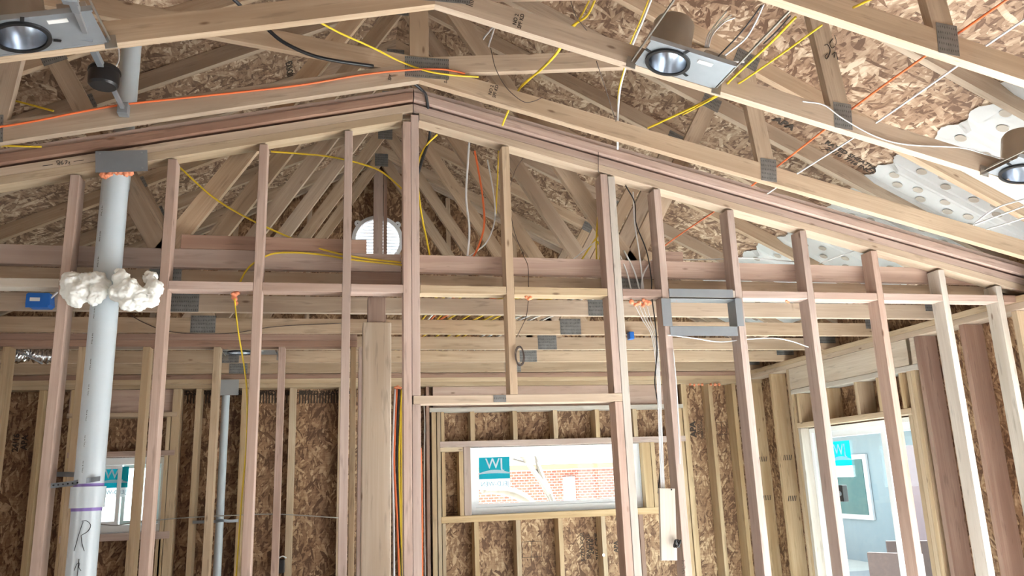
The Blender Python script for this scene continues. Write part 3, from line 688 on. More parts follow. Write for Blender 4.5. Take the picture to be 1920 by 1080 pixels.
# ------------------------------------------------------------------ pipes
PX = at(205, 480, 3.70).x
def Mz(x, y, z): return Matrix.Translation((x, y, z))
pz = at(222, 320, YF).z
pp = thing('thick_white_pipe', (PX, 3.70, 0), 'thick white vent pipe rising through the near partition plates', 'pipe')
cyl('lower_pipe', (PX, 3.695, 0), (PX, 3.695, pz+.03), .057, PVC, pp, 48)
cyl('upper_pipe', (PX, 3.76, pz-.05), (PX, 3.76, Z(topz(PX)+.1)), .0445, PVC, pp, 40)
ct, cb = at(172, 912, 3.64).z, at(168, 952, 3.64).z
lathe('coupling', [(.058, cb), (.0665, cb), (.0665, ct), (.058, ct)], Mz(PX, 3.695, 0), PVC, pp, 48, True)
lathe('primer_ring', [(.0574, ct), (.0582, ct), (.0582, ct+.012), (.0574, ct+.012)], Mz(PX, 3.695, 0), PURP, pp, 48, True)
lathe('primer_ring', [(.0574, cb-.013), (.0582, cb-.013), (.0582, cb), (.0574, cb)], Mz(PX, 3.695, 0), PURP, pp, 48, True)
def on_pipe(x, y, r=.058):
    """point of the pipe surface seen at a photo position"""
    d = ray(x, y); a = d.x**2+d.y**2; b = -2*(d.x*PX+d.y*3.695); c = PX**2+3.695**2-r*r
    disc = max(b*b-4*a*c, 0); return EYE+d*((-b-math.sqrt(disc))/(2*a))
def pen(name, strokes, f, mat, parent, r=.0012):
    bm = bmesh.new(); 
    for st in strokes: bm_tube(bm, spline([f(x, y) for x, y in st], 6), r, 5)
    return link(name, bm_mesh(bm, name), Matrix.Identity(4), mat, parent)
pen('handwriting', [[(156, 978), (150, 995), (144, 1015), (139, 1033)], [(153, 977), (163, 977), (170, 985), (165, 996), (152, 1004)], [(152, 1004), (154, 1020), (158, 1033)]], on_pipe, INK, pp)
pen('handwriting', [[(148, 1048), (147, 1062), (145, 1080)], [(139, 1070), (144, 1058), (149, 1056), (148, 1064), (152, 1070)]], on_pipe, INK, pp)
for k, yy in enumerate(range(395, 900, 24)):
    q = on_pipe(205-(yy-395)*.075-11+(-3), yy); M = Matrix.Translation(q) @ Matrix.Rotation(math.radians(-45), 4, 'Z') @ RX @ Matrix.Rotation(math.radians(90), 4, 'Z')
    if k % 2 == 0: text('pipe_print', 'PVC 4 IN', M, .012, INKF, pp, .0003)
# steel strap with holes around the pipe
st = thing('perforated_strap', at(97, 908, 3.64), 'perforated steel strap holding the thick white pipe to a stud', 'strap')
def strap(pts, w, mat, parent, name='strap_band'):
    P = spline(pts, 6); bm = bmesh.new(); a = []
    for p_ in P: a.append((bm.verts.new(p_+Vector((0, 0, w/2))), bm.verts.new(p_-Vector((0, 0, w/2)))))
    for i in range(len(a)-1): bm.faces.new((a[i][0], a[i+1][0], a[i+1][1], a[i][1]))
    bmesh.ops.solidify(bm, geom=bm.faces[:], thickness=.0015)
    return link(name, bm_mesh(bm, name), Matrix.Identity(4), mat, parent)
s1 = strap([at(95, 911, YF-.003), at(130, 907, YF-.006), at(152, 903, 3.645), at(170, 900, 3.633), at(188, 897, 3.642)], .02, GALVL, st)
for k in range(7):
    q = at(100+k*9, 910-k*1.0, YF-.0095); cyl('strap_hole', q, q+Vector((0, .003, 0)), .0035, INK, s1, 8)
strap([at(98, 889, YK), at(150, 890, 3.72), at(175, 893, 3.70)], .02, GALVL, st)
# shield plate and orange fire foam on the raked plates
a0 = at(181, 280, YF-.03); a1 = at(275, 325, YF-.03)
M = Matrix.Translation((a0+a1)/2) @ Matrix.Rotation(-math.radians(5), 4, 'Y')
bm = bmesh.new(); bm_box(bm, -(a1.x-a0.x)/2, (a1.x-a0.x)/2, -.001, .001, -(a0.z-a1.z)/2+.002, (a0.z-a1.z)/2)
sp1 = link('steel_shield_plate', bm_mesh(bm, 'shield'), M, GALV); tag(sp1, 'dark steel shield plate nailed over the thick pipe at the raked plates', 'plate')
for x, y in ((266, 286), (267, 315), (187, 288)):
    q = at(x, y, YF-.032); cyl('nail_head', q, q+Vector((0, -.002, 0)), .004, GALVL, sp1, 8)
tag(blob('fire_foam', [(at(x, y, 3.645), .014) for x, y in ((193, 328), (200, 331), (208, 327), (217, 324), (226, 322), (235, 325), (243, 324), (246, 318))]+[(at(x, y, 3.69), .02) for x, y in ((198, 322), (240, 320))], FOAM, None, .004, .006, 60), 'orange fire foam collar round the thick pipe under the shield plate', 'foam')
# white wool stuffed around the pipe
tag(blob('insulation_wool', [(at(x, y, Y), r) for x, y, Y, r in ((135, 530, 3.62, 0.047), (128, 548, 3.62, 0.031), (152, 545, 3.61, 0.047), (142, 560, 3.61, 0.036), (147, 571, 3.61, 0.018), (165, 528, 3.61, 0.039), (182, 523, 3.60, 0.034), (186, 545, 3.60, 0.037), (178, 560, 3.60, 0.029), (175, 570, 3.60, 0.013), (160, 552, 3.61, 0.034),
    (192, 535, 3.61, 0.034))], WOOL, None, .005, .010, 34), 'tuft of white insulation wool on the left of the thick pipe', 'insulation', 'wool tufts round the thick pipe')
tag(blob('insulation_wool', [(at(x, y, Y), r) for x, y, Y, r in ((228, 525, 3.58, 0.038), (222, 548, 3.58, 0.040), (240, 545, 3.58, 0.054), (240, 565, 3.58, 0.040), (262, 560, 3.59, 0.050), (280, 560, 3.60, 0.039), (288, 540, 3.60, 0.040), (282, 523, 3.61, 0.029), (293, 548, 3.60, 0.027), (225, 512, 3.60, 0.020), (278, 515, 3.61, 0.016))], WOOL, None, .005, .010, 34),
    'tuft of white insulation wool on the right of the thick pipe', 'insulation', 'wool tufts round the thick pipe')
# thin pipe on the window wall
q = at(418, 850, 6.69)
tp = thing('thin_white_pipe', (q.x, 6.70, 0), 'thin white vent pipe standing against the window wall', 'pipe')
cyl('pipe', (q.x, 6.70, 0), (q.x, 6.70, Z(.80)), .030, PVC, tp, 24)
s2 = strap([at(361, 979, 6.71), at(400, 978, 6.68), at(415, 976, 6.662), at(430, 977, 6.68), at(447, 976, 6.71)], .022, GALVL, tp, 'strap_band')
a0 = at(408, 712, 6.66); a1 = at(447, 741, 6.66)
tag(box('steel_shield_plate', (a0.x, 6.655, a1.z), (a1.x, 6.658, a0.z), plain('grey_primer_plate', (.36, .37, .37), .5, .3), None), 'grey steel shield plate at the head of the thin pipe', 'plate')
# ------------------------------------------------------------------ recessed can lights
def can_light(name, c, tilt, label, bars=True, s=1., yaw=0.):
    """housing on a mounting pan; c is the centre of the aperture"""
    M = Matrix.Translation(c) @ Matrix.Rotation(tilt, 4, 'Y') @ Matrix.Rotation(yaw, 4, 'Z')
    r = thing(name, c, label, 'recessed light', 'recessed can lights')
    R_ = .078*s
    lathe('reflector', [(R_*.96, .0), (R_*.93, .03), (R_*.84, .075), (R_*.6, .11), (.0001, .125)], M, CHROME, r, 48)
    lathe('aperture_rim', [(R_*.97, -.006), (R_*1.14, -.006), (R_*1.14, .006), (R_*.97, .006)], M, BLACK, r, 48, True)
    hs_ = lathe('housing', [(R_*1.06, .01), (R_*1.06, .17), (R_*.95, .185), (.0001, .186)], M, CANM, r, 48)
    bm = bmesh.new(); n = 40
    # pan with a round hole
    o = [(-.11, -.095), (.24, -.095), (.24, .095), (-.11, .095)]
    pan = sheet('mounting_pan', o, [[(R_*1.07*math.cos(k*2*math.pi/n), R_*1.07*math.sin(k*2*math.pi/n)) for k in range(n)]], M @ Matrix.Translation((0, 0, .004)), GALVL, .0016, r)
    bm = bmesh.new(); bm_box(bm, .13, .22, -.05, .05, .006, .075, .002)
    jb = link('junction_box', bm_mesh(bm, 'jb'), M, CANM, r)
    for yy in (-.098, .098):
        bm = bmesh.new(); bm_box(bm, -.004, .004, -.31, .31, .004, .022, .001) if False else bm_box(bm, -.115, .245, yy-.004, yy+.004, .002, .022, .001)
        link('pan_flange', bm_mesh(bm, 'fl'), M, GALVL, r)
    for xx in (-.125, .25):
        bm = bmesh.new(); bm_box(bm, xx-.003, xx+.003, -(c.y-TZ-.045) if bars else -.22, (TA-c.y) if bars else .22, .008, .018, .001)
        hb = link('hanger_bar', bm_mesh(bm, 'hb'), M, CANM, r)
        bm = bmesh.new(); bm_box(bm, xx-.02, xx+.02, (TA-c.y)-.006 if bars else .214, (TA-c.y)-.001 if bars else .22, -.02, .03, .001); link('nail_bracket', bm_mesh(bm, 'nb'), M, CANM, hb)
    for a in (25, 200, 290):
        bm = bmesh.new(); bm_box(bm, R_*1.2, R_*1.5, -.006, .006, -.001, .001)
        link('clip', bm_mesh(bm, 'cl'), M @ Matrix.Rotation(math.radians(a), 4, 'Z'), BLACK, r)
    bm = bmesh.new(); bm_box(bm, .10, .16, -.075, -.055, -.0002, .003); link('paper_label', bm_mesh(bm, 'pl'), M, PAPER, r)
    return r
aB = math.atan(SB)
def vpt(x, y, off=.02):
    d = ray(x, y); k = (1.81+off+SB*XR)/(d.z+SB*d.x) if d.x/d.y*2.6 > XR else (1.81+off-SB*XR)/(d.z-SB*d.x)
    return EYE+d*k
can_light('recessed_can_light', vpt(1252, 117, -.0), aB, 'open recessed can light with black rim beside the yellow cables')
can_light('recessed_can_light', vpt(40, 70, -.0), -aB, 'open recessed can light at the upper left near the black fan box')
can_light('recessed_can_light', vpt(1917, 326, -.0), aB, 'open recessed can light at the right edge below the baffles')
# small can light and foil duct far left between inner partition and window wall
c = Vector((at(449, 672, 5.75).x, 5.78, Z(.93))); can_light('recessed_can_light', c, 0, 'small far recessed can light above the inner partition studs', False)
fd = [at(17, 660, 5.3), at(32, 666, 5.35), at(48, 660, 5.4), at(75, 668, 5.45), at(110, 668, 5.5)]
o = thing('foil_duct', fd[0], 'crumpled shiny foil duct above the inner partition', 'duct')
bm = bmesh.new(); P = spline(fd, 10); c0 = P[0]
bm_tube(bm, [p_-c0 for p_ in P], [.042+.012*math.sin(i*2.1) for i in range(len(P))], 16); link('duct_hose', bm_mesh(bm, 'fd', True), Matrix.Translation(c0), FOIL, o)
tube('duct_strap', [at(32, 657, 5.28), at(80, 682, 5.30)], .006, GALVL, o, 6)
b_ = box('vent_fan_box', (at(152, 655, 5.5).x, 5.5, Z(.90)), (at(176, 655, 5.5).x, 5.7, Z(1.02)), GALV); tag(b_, 'small grey metal fan box above the inner partition beside the thick pipe', 'fan box')
# ------------------------------------------------------------------ ceiling fan box on telescoping bars
def telescoping(name, p0, p1, label, drum=None, split=.35):
    r = thing(name, p0, label, 'bar', 'telescoping hanger bars'); p0 = Vector(p0); p1 = Vector(p1); m = p0.lerp(p1, split)
    bar('outer_bar', p0, m, .022, .022, GALV, r, Vector((1, 0, 0))); bar('inner_bar', m, p1, .016, .016, GALVL, r, Vector((1, 0, 0)))
    for q, t in ((p0, .02), (p1, -.02)):
        d_ = (p1-p0).normalized()
        bar('end_bracket', q+d_*t*.0, q+d_*t*2.2, .05, .04, GALV, r, Vector((1, 0, 0)))
    return r
pA = at(160, 62, 2.715); pB = at(236, 212, 3.33); pA.z = pB.z = (pA.z+pB.z)/2; X_ = (pA.x+pB.x)/2
pA = at(163, 70, TA+.04); pB = at(234, 210, TB-.002)
telescoping('hanger_bar', pA, pB, 'grey telescoping bar carrying the black fan box')
telescoping('hanger_bar', at(130, -14, TZ+.04), at(163, 68, TA-.002), 'grey telescoping bar running out of view above the fan box')
fc = pA.lerp(pB, .42)
fb = thing('fan_outlet_box', fc, 'round black ceiling fan outlet box hanging from a bar', 'electrical box')
Mf = Matrix.Translation(fc-Vector((0, 0, .062))) 
lathe('drum', [(.0001, 0), (.045, 0), (.053, .008), (.055, .02), (.055, .07), (.05, .078), (.0001, .08)], Mf, BLACK, fb, 40)
lathe('rim', [(.0545, .058), (.058, .058), (.058, .066), (.0545, .066)], Mf, BLACK, fb, 40, True)
cyl('clamp', fc+Vector((0, 0, -.012)), fc+Vector((0, 0, .015)), .02, GALV, fb, 16)
# ------------------------------------------------------------------ metal sleeve in the partition
ms = thing('metal_wall_sleeve', at(1250, 610, YF), 'blue grey sheet metal sleeve framed between two partition studs', 'duct frame')
A = at(1254, 541, YF-.004); B = at(1375, 558, YF-.004); box('top_flange', (A.x, YF-.005, B.z), (B.x, YF-.003, A.z), GALV, ms)
A2 = at(1256, 612, YF-.004); B2 = at(1384, 630, YF-.004); box('bottom_flange', (A2.x, YF-.005, B2.z), (B2.x, YF-.003, A2.z), GALV, ms)
C1 = at(1240, 559, YF-.01); C2 = at(1261, 611, YF-.01); box('side_flange', (C1.x, YF-.008, C2.z), (C2.x, YF-.0055, C1.z), GALV, ms)
D1 = at(1378, 559, YF-.01); D2 = at(1396, 611, YF-.01); box('side_flange', (D1.x, YF-.008, D2.z), (D2.x, YF-.0055, D1.z), GALV, ms)
ti = at(1300, 560, YF).z; bi = at(1300, 612, YF).z
box('sleeve_wall', (1.634, YF-.003, bi), (1.997, YK, bi+.0015), GALVL, ms); box('sleeve_wall', (1.634, YF-.003, ti-.0015), (1.997, YK, ti), GALVL, ms)
box('sleeve_wall', (1.634, YF-.003, bi+.0016), (1.6355, YK, ti-.0016), GALV, ms); box('sleeve_wall', (1.9955, YF-.003, bi+.0016), (1.997, YK, ti-.0016), GALV, ms)
# ------------------------------------------------------------------ scrap board with black wire on the cable stud
A = at(1238, 916, YF-.02); B = at(1271, 1050, YF-.02)
sb_ = thing('scrap_board', (A.x, YF-.02, B.z), 'pale scrap board nailed over cables on a partition stud', 'board')
bar('board', ((A.x+at(1238, 916, YF-.02).x)/2+.035, YF-.012, A.z), (at(1255, 1050, YF-.02).x, YF-.012, B.z), .078, .019, WHI, sb_)
q = at(1259, 918, YF-.024); cyl('nail_head', q, q+Vector((0, -.001, 0)), .004, INK, sb_, 8)
q = at(1268, 1019, YF-.03)
o = thing('black_wire_coil', q, 'small tangled coil of black wire hooked on the scrap board', 'wire')
pts = [q+Vector((.016*math.cos(a*1.0)*(1-.02*a), -.012+.010*math.sin(a*.7), .016*math.sin(a*1.3))) for a in [k*.45 for k in range(52)]]
tube('coil', pts, .0032, BLKR, o, 6, 2)
pen('handwriting', [[(1284, 1052), (1290, 1051), (1285, 1056), (1290, 1058)], [(1285, 1063), (1290, 1061), (1290, 1066), (1285, 1066)], [(1285, 1072), (1289, 1069), (1290, 1074), (1286, 1076)]], lambda x, y: at(x-6, y, YF-.0035), INK, sb_, .0008)
# ------------------------------------------------------------------ pencil and marker marks on lumber
def mark(parent_name, strokes, Y, r=.0013): pass
ob = [o for o in bpy.data.objects if o.get('label', '').startswith('middle raked plate') and 'pipe' in o['label']][0]
pen('handwriting', [[(108, 306), (106, 303), (110, 301), (112, 304), (108, 308), (112, 309), (111, 305)], [(118, 301), (114, 305), (116, 308), (119, 306), (115, 305)], [(121, 302), (126, 301), (123, 308)], [(128, 304), (131, 304), (129, 307), (132, 308)], [(80, 311), (90, 310), (99, 308)], [(138, 303), (148, 301), (157, 300)]], lambda x, y: at(x, y, YF-.002), INK, ob)
wv = [o for o in bpy.data.objects if o.name.startswith('scissor') and abs(o.location.y-TA) < .01][0]
pen('handwriting', [[(1546, 85), (1552, 84), (1557, 95), (1551, 110), (1547, 106), (1552, 100)], [(1565, 66), (1568, 80), (1561, 90), (1556, 82), (1562, 72)], [(1560, 102), (1566, 98), (1564, 108)], [(1568, 98), (1571, 112)]], lambda x, y: at(x, y, TA-.0005), INK, wv, .0014)
def truss_text(Y, s, x, y, size, rot, n='scissor'):
    r = [o for o in bpy.data.objects if o.parent is None and o.name.startswith(n) and abs(o.location.y-Y) < .01][0]
    text('lumber_stamp', s, Matrix.Translation(at(x, y, Y-.0006)) @ RX @ Matrix.Rotation(math.radians(rot), 4, 'Z'), size, INKF, r, .0003, .0005)
truss_text(TA, 'NO 2\nSPF KD', 972, 38, .022, 75); truss_text(TA, '||||', 880, 5, .03, 75); truss_text(TB, 'NO 2\nSPF KD', 925, 170, .022, 75); truss_text(TB, 'S-DRY', 838, 146, .02, 75); truss_text(TB, 'SPF', 92+640, 145, .02, 75)
# ------------------------------------------------------------------ cables
def cable(pts, r, mat, label, name, g=None):
    return tag(tube(name, [at(x, y, Y) for x, y, Y in pts], r, mat, None, 6, 7), label, 'cable', g)
yc = lambda p, l, r=.0045: cable(p, r, YELC, l, 'yellow_cable')
wc = lambda p, l, r=.004: cable(p, r, WHITEC, l, 'white_cable')
oc = lambda p, l, r=.0045: cable(p, r, ORC, l, 'orange_cable')
bc = lambda p, l, r=.006: cable(p, r, BLKR, l, 'black_cable')
tc_ = lambda p, l, r=.0018: cable(p, r, BRNC, l, 'thin_wire')
f = TB-.006
oc([(-20, 241, f), (60, 228, f), (150, 210, f), (240, 195, f), (400, 178, f), (560, 160, f), (680, 140, f), (770, 131, f-.01), (830, 130, f-.01), (872, 138, f)], 'orange cable stapled along the scissor truss chord')
yc([(600, 42, 2.9), (640, 63, 3.0), (700, 90, 3.15), (750, 115, f-.012), (800, 133, f-.012), (850, 141, f-.008), (897, 144, f)], 'yellow cable draped over the big gusset plate of the truss')
yc([(1118, -5, 2.8), (1100, 30, 2.9), (1070, 52, 3.0), (1048, 95, 3.12), (1015, 130, 3.22), (975, 165, 3.38), (950, 215, 3.5), (942, 235, 3.6)], 'yellow cable pair crossing behind the can light truss, thicker run', .0055)
yc([(1108, -5, 2.83), (1085, 38, 2.95), (1060, 70, 3.05), (1036, 108, 3.15), (972, 168, 3.39)], 'yellow cable of the same run, thinner one')
yc([(1218, -6, 2.8), (1200, 40, 2.95), (1181, 84, 3.08), (1170, 130, 3.2), (1160, 170, 3.3), (1157, 215, 3.42)], 'yellow cable beside a white one left of the can light', .0035)
wc([(1223, -6, 2.8), (1205, 40, 2.95), (1186, 84, 3.08), (1172, 130, 3.2), (1162, 170, 3.3), (1158, 225, 3.42), (1158, 280, 3.55)], 'white cable hanging left of the can light', .0055)
wc([(1285, 125, 2.68), (1320, 116, 2.72), (1395, 116, 2.76)], 'short white cable leaving the can light pan')
for k, (dx, l) in enumerate(((0, 'upper'), (9, 'middle'), (16, 'lower'))):
    wc([(1322+dx*.4, 88, 2.62), (1328+dx*.5, 65, 2.63), (1345+dx*.8, 42, 2.64), (1362+dx, 22+dx*.7, 2.65)], 'loose white cable end over the can junction box, '+l+' of three', .0035)
wc([(1432, 8, 2.4), (1415, 45, 2.48), (1395, 75, 2.55), (1350, 112, 2.62), (1338, 135, 2.66)], 'white cable arching from the can light to the nearest truss')
bc([(1428, 10, 2.4), (1390, 60, 2.5), (1335, 118, 2.62)], 'dark cable next to the arching white one', .003)
yc([(1492, 32, 2.25), (1440, 85, 2.45), (1375, 145, 2.68), (1340, 180, 2.85), (1290, 205, 3.05), (1215, 240, 3.32)], 'yellow cable running over the can light truss, upper one', .005)
yc([(1541, 47, 2.25), (1470, 98, 2.48), (1395, 150, 2.70), (1340, 183, 2.86), (1280, 215, 3.08)], 'yellow cable running over the can light truss, lower one', .004)
yc([(1640, -5, 2.0), (1600, 14, 2.1)], 'stub of yellow cable at the top edge of view')
bc([(1482, 30, 2.3), (1455, 60, 2.42), (1432, 82, 2.5)], 'short dark cable next to the upper yellow one', .003)
oX = at(1592, 212, TA+.05)
tag(tube('orange_cable', [(oX.x, y, oX.z+.01*math.sin(y*3)) for y in [1.9+.25*i for i in range(13)]], .0045, ORC, None, 6, 4), 'straight orange cable running through the truss webs toward the window wall', 'cable')
wX = at(1642, 228, TA-.0)
tag(tube('white_cable', [(wX.x, y, wX.z+.006*math.sin(y*4)) for y in [1.9+.22*i for i in range(9)]], .004, WHITEC, None, 6, 4), 'straight white cable running beside the orange one', 'cable')
wc([(1505, 190, TA-.006), (1545, 197, TA-.006), (1580, 222, TA-.01), (1640, 255, TA-.006), (1700, 271, TA-.006), (1800, 277, TA-.008), (1850, 290, TA-.02), (1900, 302, 2.62)], 'white cable wavering along the can light truss chord to the edge light', .0028)
wc([(1825, 422, 3.2), (1870, 405, 3.0), (1925, 385, 2.8)], 'white cable at the right edge under the baffles, single'); wc([(1850, 430, 3.3), (1890, 418, 3.0), (1930, 405, 2.8)], 'white cable at the right edge, lower of the group'); wc([(1828, 418, 3.2), (1868, 390, 3.0), (1925, 372, 2.8)], 'white cable at the right edge, upper of the group')
yc([(-10, 180, 3.55), (40, 192, 3.5), (100, 208, 3.42)], 'yellow cable entering at the left edge above the chord'); yc([(-10, 272, 3.55), (35, 274, 3.55), (78, 275, 3.55)], 'yellow cable entering at the left edge below the chord')
bc([(500, 53, 3.2), (530, 78, 3.22), (580, 102, 3.25), (630, 114, 3.28), (700, 124, 3.33)], 'thick black cable looping down under the can light truss', .008)
bc([(434, -6, 2.9), (452, 12, 2.95)], 'black cable end at the top edge of view', .008)
bc([(770, 152, 3.45), (790, 168, 3.5), (800, 185, 3.6), (806, 250, 3.765), (795, 290, 3.765), (784, 325, 3.765)], 'thick black cable dropping behind the partition ridge', .0075)
yc([(508, 284, 3.765), (560, 288, 3.765), (620, 294, 3.765), (680, 308, 3.765), (720, 325, 3.765), (765, 365, 3.765)], 'yellow cable sagging behind the studs toward the ridge pair')
yc([(335, 312, 3.765), (400, 370, 3.765), (470, 412, 3.765), (560, 452, 3.765), (620, 472, 3.735), (680, 484, 3.735), (752, 492, 3.735)], 'yellow cable sloping down behind the studs to the round vent')
yc([(447, 545, 3.72), (452, 525, 3.73), (468, 500, 3.735), (495, 482, 3.735), (525, 474, 3.735), (590, 476, 3.735), (670, 488, 3.735), (754, 497, 3.735)], 'yellow cable rising from the block and lying along the rail')
yc([(440, 560, 3.66), (442, 585, 3.66), (448, 630, 3.66), (458, 690, 3.67), (463, 740, 3.68), (462, 830, 3.7), (452, 950, 3.7), (442, 1090, 3.7)], 'yellow cable dropping from orange foam down beside a stud', .0035)
yc([(820, 252, 3.76), (800, 272, 3.77), (786, 300, 3.77), (783, 340, 3.77), (790, 400, 3.765), (800, 450, 3.765), (808, 492, 3.765)], 'yellow cable curving down close right of the ridge pair', .005)
wc([(880, 263, 3.765), (877, 310, 3.765), (874, 370, 3.765), (880, 430, 3.765), (876, 488, 3.765)], 'white cable hanging behind the opening studs', .0055)
oc([(890, 283, 3.765), (897, 320, 3.765), (905, 370, 3.765), (908, 420, 3.765), (898, 460, 3.765), (884, 488, 3.765)], 'orange cable hanging beside the white one', .0055)
wc([(914, 300, 3.77), (925, 360, 3.77), (928, 410, 3.77), (915, 450, 3.77), (895, 470, 3.77), (872, 486, 3.77)], 'white cable curving across below the orange one')
yc([(935, 280, 3.78), (932, 350, 3.78), (930, 400, 3.78)], 'thin yellow cable behind the pale short stud', .0035)
tc_([(981, 296, 3.76), (965, 322, 3.76), (956, 360, 3.745), (962, 425, 3.74), (980, 475, 3.735), (990, 500, 3.72), (991, 540, 3.70)], 'thin dark wire bending down to the orange foam dot')
tc_([(991, 562, 3.70), (986, 595, 3.70), (970, 630, 3.70)], 'thin dark wire end below the orange foam dot')
q = at(974, 668, YF-.004)
o = thing('wire_coil', q, 'small oval coil of dark wire hanging on the pale short stud', 'wire')
pts = [q+Vector((.020*math.cos(a)+.003*math.sin(a*.31), -.004-.0006*a*.3, .045*math.sin(a)+.004*math.cos(a*.37))) for a in [k*.35 for k in range(62)]]
tube('coil', pts, .0022, BRNC, o, 5, 2)
bc([(1173, 348, 3.72), (1190, 380, 3.72), (1193, 420, 3.72), (1212, 470, 3.72), (1221, 520, 3.72), (1222, 555, 3.72), (1229, 610, 3.67), (1232, 660, 3.66), (1228, 720, 3.66), (1238, 780, 3.66), (1240, 850, 3.66), (1234, 925, 3.66)], 'long black cable wandering down beside the cable stud', .0032)
for k, (p, l) in enumerate((([(1187, 360, 3.75), (1190, 420, 3.74), (1198, 470, 3.72), (1207, 545, 3.71)], 'first'), ([(1163, 480, 3.76), (1175, 510, 3.73), (1184, 548, 3.71)], 'second'), ([(1170, 470, 3.76), (1188, 505, 3.73), (1200, 546, 3.71)], 'third'), ([(1222, 488, 3.75), (1206, 515, 3.72), (1203, 548, 3.71)], 'fourth'))):
    wc(p, 'white cable entering the foamed short block from above, '+l+' of four')
for k in range(4):
    wc([(1188+k*8, 568, 3.70), (1205+k*5, 600, 3.69), (1222+k*3, 632, 3.67), (1231+k*2, 700, 3.66), (1235+k*2, 800, 3.655), (1240+k*2, 925, 3.65)], 'white cable falling from the foamed block along the cable stud, '+ordn[k]+' of four', .0022)
wc([(1262, 655, 3.64), (1268, 720, 3.64), (1272, 800, 3.64), (1275, 870, 3.64)], 'thin white cable on the opening-far edge of the cable stud', .003)
yc([(1120, 350, 3.765), (1121, 400, 3.765), (1118, 450, 3.765), (1119, 490, 3.765)], 'yellow cable upright against the doubled studs'); yc([(1122, 440, 3.785), (1105, 465, 3.785), (1090, 488, 3.785)], 'short yellow cable fanning out left of the doubled studs'); yc([(1118, 450, 3.785), (1127, 465, 3.785), (1124, 488, 3.785)], 'short yellow cable looping at the doubled studs')
wc([(1120, 450, 3.78), (1095, 470, 3.78), (1070, 490, 3.78)], 'white cable fanning out left of the doubled studs', .003)
wc([(1252, 628, YF-.01), (1300, 634, 3.70), (1350, 641, 3.7), (1400, 636, 3.68), (1450, 634, 3.68), (1485, 640, 3.69), (1516, 651, 3.69)], 'thin white cable entering a drilled stud right of the metal sleeve', .003)
wc([(1275, 487, 3.765), (1340, 486, 3.765), (1400, 484, 3.765), (1480, 490, 3.765), (1492, 492, 3.765)], 'white cable lying behind the rail', .0035); wc([(1535, 495, 3.765), (1580, 478, 3.765), (1612, 467, 3.765)], 'white cable rising over the rail toward the baffles', .003)
tc_([(245, 591, CY[2]-.012), (270, 605, CY[2]-.012), (310, 620, CY[2]-.012), (370, 626, CY[2]-.012), (440, 624, CY[2]-.012), (520, 612, CY[2]-.012), (640, 606, CY[2]-.012)], 'thin dark wire sagging along the truss over the inner partition', .0025)
cable([(175, 981, 6.66), (215, 985, 6.66), (250, 980, 6.66), (330, 972, 6.66), (400, 968, 6.64), (500, 964, 6.66), (560, 966, 6.66), (635, 971, 6.66)], .005, GREYC, 'grey cable strung across the window wall below the small window', 'grey_cable')
tc_([(920, 90, 3.30), (930, 130, 3.30), (950, 165, 3.30), (980, 190, 3.30), (1000, 190, 3.31), (1018, 182, 3.32)], 'thin dark wire hooked over the scissor truss chord'); tc_([(1068, -5, 2.8), (1080, 30, 2.85), (1104, 62, 2.95)], 'thin dark wire at the top edge near the yellow pair'); tc_([(1118, 114, 3.0), (1135, 165, 3.1), (1155, 228, 3.3)], 'thin dark wire close left of the hanging white cable')
tc_([(1122, 285, YF-.025), (1122, 322, YF-.005)], 'short dark wire hanging from the topmost raked plate')
wc([(145, 0, 2.9), (160, 15, 2.95), (178, 38, 3.05)], 'white cable curving at the top edge by the hanger bar', .003); wc([(222, 85, 3.2), (223, 110, 3.2), (218, 124, 3.15)], 'short white cable behind the fan box', .003)
wc([(925, 50, 3.9), (905, 75, 3.9), (900, 98, 3.9)], 'white cable loop under the upper truss, left strand', .0055); wc([(928, 50, 3.9), (918, 80, 3.9), (913, 100, 3.9)], 'white cable loop under the upper truss, right strand', .0055)
for k, (x0, m, l) in enumerate(((741, ORC, 'orange cable in the upright bundle beside the column'), (745, BLKR, 'black cable in the upright bundle beside the column'), (750, YELC, 'yellow cable in the upright bundle, left one'), (753, YELC, 'yellow cable in the upright bundle, right one'), (738, WHITEC, 'white cable in the upright bundle beside the column'))):
    cable([(x0+3, 730, 4.6), (x0, 800, 4.6), (x0-2+(k % 2)*2, 870, 4.6), (x0+(3 if k < 2 else 0), 960, 4.6), (x0+(8 if k < 2 else 1), 1090, 4.6)], .006, m, l, ['orange_cable', 'black_cable', 'yellow_cable', 'yellow_cable', 'white_cable'][k])
cable([(793, 740, 6.5), (796, 790, 6.5), (795, 900, 6.5), (797, 1090, 6.5)], .006, GREYC, 'grey cable seen through the gap right of the ridge pair', 'grey_cable')
cable([(789, 840, 6.5), (791, 930, 6.5), (792, 1090, 6.5)], .008, ORC, 'orange cable seen through the gap right of the ridge pair', 'orange_cable')
# cables lying over the flat trusses, seen through the gaps
for k, (x, y, m) in enumerate([(795, 598, YELC), (820, 598, WHITEC), (826, 600, ORC), (900, 595, YELC), (925, 595, YELC), (945, 594, YELC), (1000, 598, WHITEC), (1015, 597, WHITEC), (808, 598, YELC), (838, 598, YELC), (858, 598, ORC), (872, 598, YELC), (960, 597, YELC), (1035, 597, WHITEC), (1060, 598, WHITEC)]):
    q = at(x, y, 4.55); dx = .12 if x > 850 else .03
    tag(tube({YELC: 'yellow_cable', WHITEC: 'white_cable', ORC: 'orange_cable'}[m], [(q.x+dx*1.6, 4.25, Z(1.003)), (q.x, 4.6, Z(.99)), (q.x-dx*.5, 4.95, Z(1.003)), (q.x-dx*1.2, 5.5, Z(1.003)), (q.x-dx*1.8, 6.1, Z(1.003))], .006, m, None, 6, 5),
        (ordn+['fourteenth', 'fifteenth', 'sixteenth'])[k]+' cable from the ridge pair lying across the flat trusses', 'cable', 'cables lying over the flat trusses')
